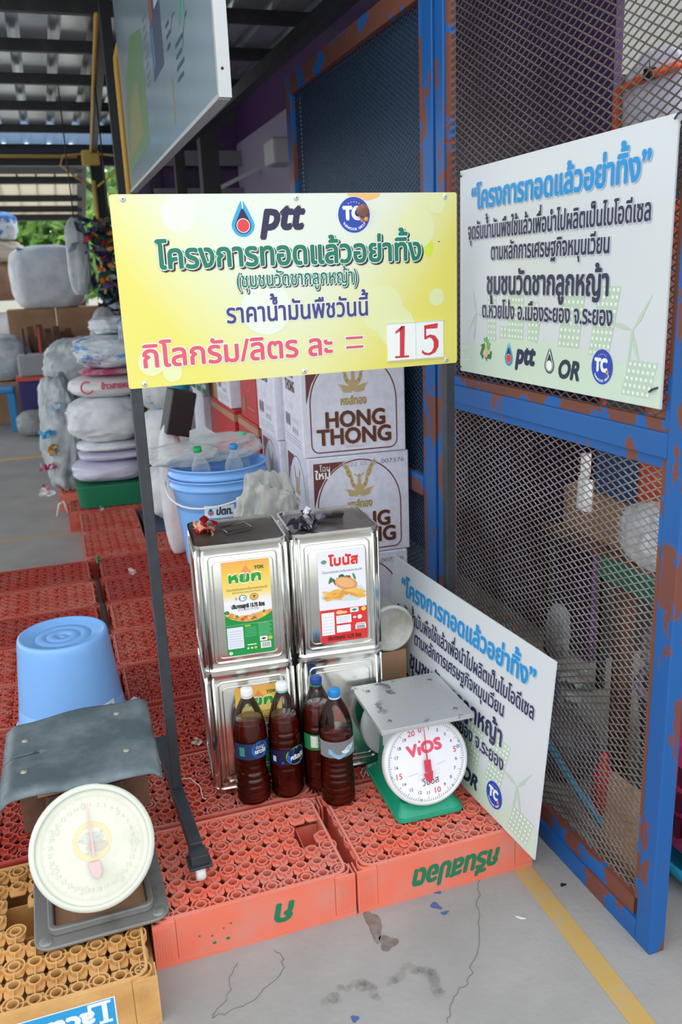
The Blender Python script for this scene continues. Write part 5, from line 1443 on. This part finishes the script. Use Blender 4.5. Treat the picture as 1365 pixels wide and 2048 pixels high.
b = MB(); b.tube([(.05, 0, zt_-.1), (.05, 0, 2.985)], .006, dark_steel, n=6); b.build('cord', t)
sl = bag('plastic_sack', 'limp translucent white sack hanging beside the wrapper bundle', 'sack', (at(160, 560, 6.2).x, 6.02, at(160, 590, 6.02).z), (.085, .06, .32), film_white, 33, amp=.14)
b = MB(); b.tube([(0, 0, .6), (0, 0, 2.987-at(160, 590, 6.02).z)], .005, dark_steel, n=6); b.build('cord', sl)
gp_ = at(200, 625, 5.25)
bag('sack', 'grey sack leaning behind the heap under the wrapper bundle', 'sack', (gp_.x+.03, 5.25, .002), (.14, .14, .67), sack_grey, 34, amp=.06)

# the bulk sack, boxes and baskets far back
bb = at(100, 612, 9.2)
for k, (x0, x1, z0, z1, yy, lab) in enumerate(((-.52, .02, 0, .60, 9.2, 'big brown cardboard box at the bottom left under the bulk sack'), (.03, .58, 0, .58, 9.2, 'big brown cardboard box at the bottom right under the bulk sack'), (-.50, .04, .602, bb.z-.03, 9.22, 'brown cardboard box directly under the left half of the bulk sack'), (.05, .56, .582, bb.z-.03, 9.22, 'brown cardboard box directly under the right half of the bulk sack'))):
    t = thing('cardboard_box', lab, 'box', ((x0+x1)/2, yy+.3, z0+.001), 0, 'brown boxes under the bulk sack')
    h_ = (x1-x0)/2; b = MB(); b.bx(-h_, h_, -.3, .3, 0, z1-z0, card_brown); b.build('carton', t, bevel=.006)
    b = MB(); b.bx(-h_-.001, h_+.001, -.302, -.3, (z1-z0)*.46, (z1-z0)*.52, kraft); b.build('tape', t)
t = bag('bulk_sack', 'huge white woven bulk sack resting on brown boxes', 'sack', (bb.x+.02, 9.5, bb.z-.025), (.42, .36, .37), sack_white, 41, amp=.05, sq=.55)
b = MB()
for s_ in (-1, 1): b.tube([(s_*.26, -.2, .55), (s_*.3, -.24, .68), (s_*.12, -.26, .62), (s_*.1, -.24, .52)], .02, mat('blue_strap', S(96, 140, 176), .6), n=6)
b.build('lifting_strap', t)
p = at(20, 610, 8.9)
bag('sack', 'white woven sack standing upright at the left edge', 'sack', (at(8, 600, 10.3).x, 10.3, .002), (.34, .3, .60), sack_white, 42, amp=.05, sq=.6)
z_ = at(5, 600, 10.3).z
bag('sack', 'brown sack on top of the upright white sack at the left edge', 'sack', (at(0, 560, 10.3).x-.02, 10.3, z_-.01), (.30, .26, .24), mat('brown_sack', S(160, 124, 100), .7, col2=S(140, 106, 86), scale=6), 43, amp=.06)
bag('plastic_bag', 'cream plastic bag on the brown sack at the left edge', 'plastic bag', (at(5, 500, 10.3).x, 10.3, z_+.465), (.24, .22, .13), mat('cream_film', S(212, 196, 180), .5), 44, amp=.14)
bag('plastic_bag', 'blue and white plastic bag topmost at the left edge', 'plastic bag', (at(2, 465, 10.3).x, 10.3, z_+.725), (.2, .2, .17), mat('blue_white_film', S(60, 130, 206), .5, col2=S(222, 226, 232), scale=5, lo=.5, hi=.54), 45, amp=.14)
t = thing('laundry_basket', 'dark green basket with a torn brown top among the boxes', 'basket', (at(105, 700, 8.85).x, 8.85, .002))
b = MB(); frus(b, .14, .14, .21, .18, 0, .72, mat('dark_green_plastic', S(34, 84, 62), .5), 0, 0, .05, .05); b.build('basket', t)
b = MB(); rr = random.Random(3)
for k in range(15):
    a = 2*pi*k/15; h = .14+.18*rr.random(); x_, y_ = .2*cos(a), .17*sin(a); b.bar((x_, y_, .70), (x_*1.1, y_*1.1, .74+h), .07, .012, rusty)
b.build('torn_rim', t)
t = thing('plastic_stand', 'small orange bucket-topped stand right of the dark green basket', 'bucket', (at(137, 690, 8.45).x, 8.45, .002))
b = MB(); b.lathe([(.04, 0), (.04, .72), (.07, .80), (.075, .84), (.06, .84), (.001, .8)], mat('orange_plastic', S(214, 92, 44), .5), 20); b.build('bucket', t)
p = at(62, 800, 8.0)
t = thing('plastic_stool', 'bright blue plastic stool at the left edge', 'stool', (at(6, 800, 8.1).x-.07, 8.1, .002))
sb = mat('sky_blue_plastic', S(36, 138, 200), .45)
b = MB(); b.bx(-.2, .2, -.18, .18, .40, .45, sb); b.build('seat', t, bevel=.02)
for xx in (-.16, .16):
    for yy in (-.14, .14): b = MB(); b.bx(xx-.035, xx+.035, yy-.03, yy+.03, 0, .40, sb); b.build('leg', t)
t = thing('storage_crate', 'dark violet crate holding a clear box with an orange rim', 'crate', (at(74, 780, 8.05).x+.02, 8.05, .002))
b = MB(); b.bx(-.2, .2, -.18, .18, .1, .52, mat('dark_violet_plastic', S(48, 40, 110), .5)); b.build('crate', t, bevel=.02)
b = MB(); b.bx(-.21, .21, -.19, .19, .52, .56, mat('orange_red_plastic', S(214, 84, 62), .5)); b.build('rim', t)
b = MB(); b.bx(-.17, .17, -.15, .15, .56, .78, mat('clear_tub', S(190, 196, 200), .3, alpha=.55)); b.build('clear_box', t, bevel=.02)
b = MB()
for xx, m in ((-.09, ink(40, 40, 44)), (.06, ink(214, 80, 50))): b.bar((xx, 0, .5), (xx+.01, 0, 1.05), .022, .022, m)
b.build('handle_stick', t)
b = MB(); b.bx(-.2, .2, -.18, .18, 0, .1, sack_grey); b.build('base', t)
bag('plastic_bag', 'grey plastic bag with a red strap on the floor left of the bag heap', 'plastic bag', (at(72, 830, 7.6).x, 7.6, .002), (.19, .17, .13), mat('grey_film', S(150, 152, 152), .5, bump=.4, bscale=10), 51, amp=.1)
bag('plastic_bag', 'pale plastic bag heap behind the blue stool at the left edge', 'plastic bag', (at(20, 740, 9.0).x-.1, 8.72, .47), (.34, .2, .26), film_white, 52, amp=.14)
b = MB(); b.bx(-1.02, -.42, 8.5, 8.95, .002, .46, card_brown); tag(b.build('cardboard_box'), 'brown box behind the blue stool under the pale plastic bags', 'box')

# ------------------------------------------------------------------ hanging information board, upper left
HX = .470
hA, hB = 0.93, 3.50
zA = 1.962; zB = 1.948; ztop = 2.96
t = thing('information_board', 'large pale blue information board hung high at the upper left', 'board', (HX, hA, zA))
Ln = hB-hA; Hh = ztop-zA
brd = mat('pale_blue_board', S(150, 170, 182), .22, col2=S(140, 164, 176), scale=1.2)
b = MB(); b.bx(0, .012, 0, Ln, 0, Hh, brd); 
P = Print(lambda u, v, d: (-d, Ln-u, v), .0004)     # u runs from the far end towards the camera
nb = mat('board_navy', S(66, 84, 110), .35); gy = mat('board_grey_print', S(116, 134, 146), .35); wtp = mat('board_white', S(196, 206, 210), .35)
P.poly([(.05, .08), (1.0, .10), (1.02, .55), (.6, .62), (.30, .5)], mat('board_green', S(110, 146, 104), .4), 1)
P.poly([(.12, .14), (.8, .16), (.75, .40), (.4, .38)], mat('board_olive', S(146, 150, 96), .4), 1.6)
P.rect(1.32, 1.62, .28, .95, nb, 1); P.rect(1.33, 1.42, .48, .80, mat('board_red', S(156, 88, 88), .4), 2); P.rect(1.34, 1.40, .32, .46, mat('board_blue', S(80, 130, 170), .4), 2)
for k in range(6): P.rect(1.47, 1.60, .50+k*.06, .53+k*.06, wtp, 2)
for (u0, v0, n, w) in ((1.85, .44, 6, .16), (2.02, .62, 3, .14), (1.9, .16, 4, .16), (1.72, .30, 3, .1), (2.15, .80, 3, .12), (1.10, .30, 8, .12), (.9, .68, 4, .3)):
    for k in range(n): P.rect(u0, u0+w*(1 if k % 2 else .8), v0+k*.035, v0+k*.035+.014, nb if u0 > 1.6 else gy, 1.5)
P.ell(1.72, .60, .022, .09, mat('board_bottle', S(104, 110, 106), .4), 1.5); P.ell(1.76, .13, .022, .08, mat('board_tan', S(150, 148, 120), .4), 1.5)
P.poly([(2.02, .30), (2.07, .36), (2.06, .50), (2.03, .48)], mat('board_leaf', S(110, 156, 140), .4), 1.5); P.ell(2.10, .33, .03, .045, mat('board_leaf2', S(96, 160, 146), .4), 1.7)
P.ell(2.27, .86, .018, .06, mat('board_orange', S(190, 150, 90), .4), 1.5)
for q in ([(1.83, .33), (1.87, .37), (1.93, .37)], [(2.05, .24), (2.10, .30), (2.17, .31)], [(2.05, .62), (2.12, .74), (2.18, .78)]): P.line(q, .008, nb, 1.5)
P.poly([(1.90, .70), (2.0, .78), (1.98, .95), (1.92, .97)], nb, 1.5); P.poly([(1.925, .76), (1.98, .80), (1.965, .93), (1.93, .94)], wtp, 2)
b.add(P.v, P.f, None); b.m = b.m[:-len(P.f)] + P.m; b.sm = b.sm[:-len(P.f)] + P.sm
b.build('board_panel', t)
alu = mat('white_aluminium', S(200, 204, 206), .4, .2)
for nm, a_ in (('frame_strip', (-.004, .032, -.022, -.0005, -.012, Hh)), ('frame_strip', (-.004, .032, 0, Ln, -.014, -.0005))):
    b = MB(); b.bx(*a_, alu); b.build(nm, t)
b = MB(Matrix.Translation((.010, -.0222, .06)) @ Matrix.Rotation(pi/2, 4, 'X')); b.lathe([(.004, 0), (.004, .001), (.0003, .001)], ink(40, 40, 44), n=12); b.build('screw_hole', t)
b = MB(); 
for yy in (.25, Ln-.25): b.bx(.012, .03, yy-.015, yy+.015, Hh-.3, 3.0-zA, dark_steel)
b.build('hanger', t)

# ------------------------------------------------------------------ things behind the gate
orange = mat('orange_red_paint', S(222, 92, 50), .45)
p = atx(1290, 180, 1.62)
t = thing('hanging_rack', 'orange-red wire rack holding crumpled white paper behind the mesh, upper right', 'rack', (1.62, p.y, 0))
pts = [atx(*q, 1.66)-Vector((1.62, p.y, 0)) for q in ((1228, 310), (1236, 180), (1290, 155), (1362, 128))]
b = MB(); b.tube(pts, .012, orange, n=8); b.build('rack_rim', t)
b = MB(); q = pts[0]; b.tube([q, (q.x, q.y, .72)], .012, orange, n=8); b.build('rack_leg', t)
pb = atx(1310, 265, 1.66)
o = bag('paper_bag', 'crumpled white paper in the orange-red rack behind the mesh', 'paper', (1.69, atx(1305, 250, 1.69).y, atx(1300, 300, 1.69).z), (.022, .13, .14), mat('white_paper', S(206, 204, 220), .6, col2=S(226, 190, 160), scale=5, lo=.56, hi=.62), 61, amp=.12)
b = MB(); b.box((0, 0, 0), (.02, .03, .03), ink(24, 24, 26)); b.tube([(0, 0, .01), (0, .005, .04), (0, -.005, .04)], .002, mesh_grey, n=6); q = atx(1305, 148, 1.62)
q = atx(1305, 148, 1.66)
tag(b.build('binder_clip', loc=(1.652, q.y, q.z)), 'black binder clip on the rim of the orange-red rack', 'clip')
p0, p1 = atx(1337, 300, 1.5), atx(1372, 800, 1.5)
tz = .70
b = MB(); b.bx(1.46, 1.60, p1.y-.35, p0.y+.01, tz+.001, 1.62, mat('orange_red_sheet', S(214, 84, 52), .5, col2=S(224, 150, 120), scale=5, lo=.5, hi=.6))
o = b.build('storage_sack', bevel=.03); tag(o, 'orange-red bale standing on the table behind the white gate sign', 'bale')
wood = mat('brown_table_top', S(150, 100, 76), .6, col2=S(126, 82, 62), scale=6)
t = thing('work_table', 'brown table with a green edge behind the mesh gate', 'table', (1.55, -.25, 0))
b = MB(); b.bx(-.23, .18, -.55, .51, tz-.02, tz, wood); b.build('table_top', t)
b = MB(); b.bx(-.25, -.23, -.55, .51, tz-.06, tz, mat('green_edge', S(36, 104, 78), .5)); b.build('edge_strip', t)
for xx in (-.19, .14):
    for yy in (-.5, .47): b = MB(); b.bx(xx-.02, xx+.02, yy-.02, yy+.02, 0, tz-.02, rusty); b.build('leg', t)
# clutter behind the gate
film_b = mat('crinkled_white_bag', S(214, 216, 222), .4, col2=S(176, 180, 190), scale=7, bump=.6, bscale=12)
bag('plastic_bag', 'crumpled white plastic bag on the brown table behind the mesh', 'plastic bag', (1.38, .13, tz+.001), (.06, .10, .085), film_b, 71, amp=.2, fine=.6)
t = thing('storage_rack', 'low dark rack behind the table holding a blue box', 'rack', (1.56, .55, 0))
for xx in (-.11, .11):
    for yy in (-.19, .19): b = MB(); b.bx(xx-.012, xx+.012, yy-.012, yy+.012, 0, .62, dark_steel); b.build('leg', t)
b = MB(); b.bx(-.13, .13, -.21, .21, .62, .64, rusty); b.build('shelf', t)
b = MB(); b.bx(-.09, .09, -.17, .17, 0, .14, card_brown); tag(b.build('cardboard_box', loc=(1.57, .55, .641), bevel=.003), 'brown cardboard box on the rack behind the mesh', 'box')
b = MB(); b.bx(-.06, .06, -.10, .10, 0, .13, mat('blue_box', S(44, 84, 140), .5)); tag(b.build('storage_box', loc=(1.57, .50, .782), bevel=.005), 'blue box behind the mesh under the middle rail', 'box')
b = MB(); b.tube([(0, 0, 0), (0, 0, -.05), (.002, .01, -.06), (0, .012, -.13), (0, -.012, -.13), (0, -.012, -.06)], .012, white_plastic, n=8)
q = atx(1192, 905, 1.10); b.v = [(x, y, z) for x, y, z in b.v]
o = tag(b.build('plastic_hook', loc=(1.075, q.y, q.z)), 'white plastic hook hanging on the inside of the lower mesh', 'hook')
# floor of the store
lb = mat('lilac_plastic', S(176, 158, 196), .45)
t = thing('laundry_basket', 'lilac-rimmed basket of clear bottles behind the lower mesh', 'basket', (1.54, .12, .002))
b = MB(); b.lathe([(.13, 0), (.15, .2), (.160, .31), (.155, .31), (.145, .2), (.12, .02), (.0005, .015)], mat('grey_lilac_plastic', S(92, 86, 104), .5), 36); b.build('basket', t)
b = MB(); b.tube([(.160*cos(2*pi*i/32), .160*sin(2*pi*i/32), .315) for i in range(32)], .012, lb, n=8, closed=True); b.build('rim', t)
bag('plastic_bag', 'clear bag of empty bottles heaped in the lilac-rimmed basket', 'plastic bag', (1.54, .12, .325), (.12, .12, .12), mat('murky_clear_film', S(170, 174, 178), .25, alpha=.3, bump=.6, bscale=16), 72, amp=.2, fine=.6)
bag('plastic_bag', 'grey knotted bag lying behind the leaning sign and the mesh', 'plastic bag', (1.26, .36, .002), (.08, .11, .09), mat('dark_grey_film', S(104, 102, 110), .5, bump=.5, bscale=12), 73, amp=.12)
b = MB(); b.bx(-.008, .008, -.08, .07, 0, .26, card_brown); tag(b.build('cardboard_box', loc=(1.105, -.13, .003), rot=(0, .12, .05), bevel=.003), 'tan cardboard piece leaning inside the gate near its post', 'box')
b = MB(); b.tube([(1.14, .36, .22), (1.16, .16, .10), (1.165, .0, .05), (1.17, -.12, .014)], .011, mat('sky_blue_hose', S(50, 150, 196), .45), n=8)
tag(b.build('hose'), 'sky blue hose lying inside the gate behind the lower mesh', 'hose')
t = thing('drink_bottle', 'small red bottle standing behind the lower mesh beside the blue hose', 'bottle', (1.225, .10, .002))
b = MB(); b.lathe([(.0005, 0), (.026, .002), (.028, .02), (.028, .14), (.012, .18), (.012, .20), (.0005, .20)], ink(196, 50, 46), 20); b.build('bottle_wall', t)
bag('plastic_bag', 'bluish plastic bag on the floor behind the lower mesh', 'plastic bag', (1.27, .66, .002), (.11, .16, .13), mat('bluish_film', S(70, 110, 150), .4, col2=S(54, 70, 90), scale=6, bump=.5, bscale=10), 74, amp=.14)
b = MB()
rr = random.Random(9)
for k in range(40):
    c = Vector((rr.uniform(1.12, 1.7), rr.uniform(.62, 1.6), .004+rr.random()*.02)); s_ = rr.uniform(.02, .06); a = rr.uniform(0, 6)
    b.add([c+Vector((cos(a)*s_, sin(a)*s_, 0)), c+Vector((-sin(a)*s_*.6, cos(a)*s_*.6, .004)), c-Vector((cos(a)*s_, sin(a)*s_, 0)), c+Vector((sin(a)*s_*.6, -cos(a)*s_*.6, .002))], [(0, 1, 2, 3)], rr.choice(scr))
tag(b.build('litter'), 'loose plastic litter strewn on the store floor behind the mesh', 'litter', kind='stuff')
q = atx(1110, 1265, 1.08)
bag('cloth_rag', 'grey fluffy rag stuck on the inside of the mesh above the leaning sign', 'rag', (1.088, q.y, q.z-.07), (.018, .035, .075), mat('grey_rag', S(112, 116, 122), .9, bump=1, bscale=40), 76, amp=.3)
# right of the gate post
pk = mat('pink_plastic', S(190, 62, 110), .45)
t = thing('laundry_basket', 'pink slotted basket just right of the gate post', 'basket', (1.375, -.19, .075))
b = MB(); frus(b, .12, .13, .145, .15, 0, .30, pk, 0, 0, .03, .03); b.build('basket', t)
b = MB()
for k in range(8):
    for z_ in (.05, .12, .19): b.bx(-.142-.00, -.118, -.115+.03*k, -.10+.03*k, z_, z_+.05, ink(90, 24, 50))
b.build('slots', t)
b = MB(); b.lathe([(.13, 0), (.165, .045), (.17, .07), (.162, .07), (.125, .01), (.0005, .008)], mat('cyan_plastic', S(30, 150, 190), .4), 36)
tag(b.build('basin', loc=(1.375, -.19, .002)), 'cyan basin under the pink basket by the gate post', 'basin')
# bits lying on the crates
p = atz(268, 1148, CH); crumple('plastic_scrap', 'clear crumpled scrap on the red crate left of the sign post', 'scrap', (p.x, p.y, CH), .03, ink(214, 200, 200), ink(236, 236, 240), 60, 10)
p = atz(200, 1122, CH); crumple('plastic_scrap', 'small green scrap between the crates at the back', 'scrap', (p.x, p.y, CH-.005), .025, ink(40, 130, 96), ink(60, 150, 120), 61, 8)
p = atz(203, 1024, CH); crumple('plastic_scrap', 'grey scrap on the lengthwise crate in front of the green tray', 'scrap', (p.x, p.y, CH), .025, ink(190, 196, 204), ink(170, 180, 190), 62, 8)
p = atz(266, 1402, CH); crumple('plastic_scrap', 'blue and white wrapper beside the upside-down bucket', 'scrap', (p.x+.01, p.y-.05, CH), .035, ink(70, 120, 200), ink(230, 234, 240), 63, 12)
p = at(380, 1150, .70); crumple('plastic_scrap', 'cream scrap at the left of the upper tin', 'scrap', (.215, .705, CH), .02, ink(220, 206, 190), ink(200, 190, 180), 64, 8)
b = MB(); q = [atz(x, y, CH+.003) for x, y in ((352, 1560), (380, 1556), (400, 1572), (406, 1596), (412, 1598))]; b.tube(q, .0012, ink(230, 226, 224), n=5)
tag(b.build('string'), 'pale loose string on the crate beside the lower left tin', 'string')
b = MB(); q = [atz(x, y, CH+.003) for x, y in ((728, 1535), (722, 1545), (727, 1556), (733, 1540), (737, 1552))]; b.tube(q, .0013, ink(236, 236, 238), n=5)
tag(b.build('string'), 'white looped string on the crate behind the green scale', 'string')
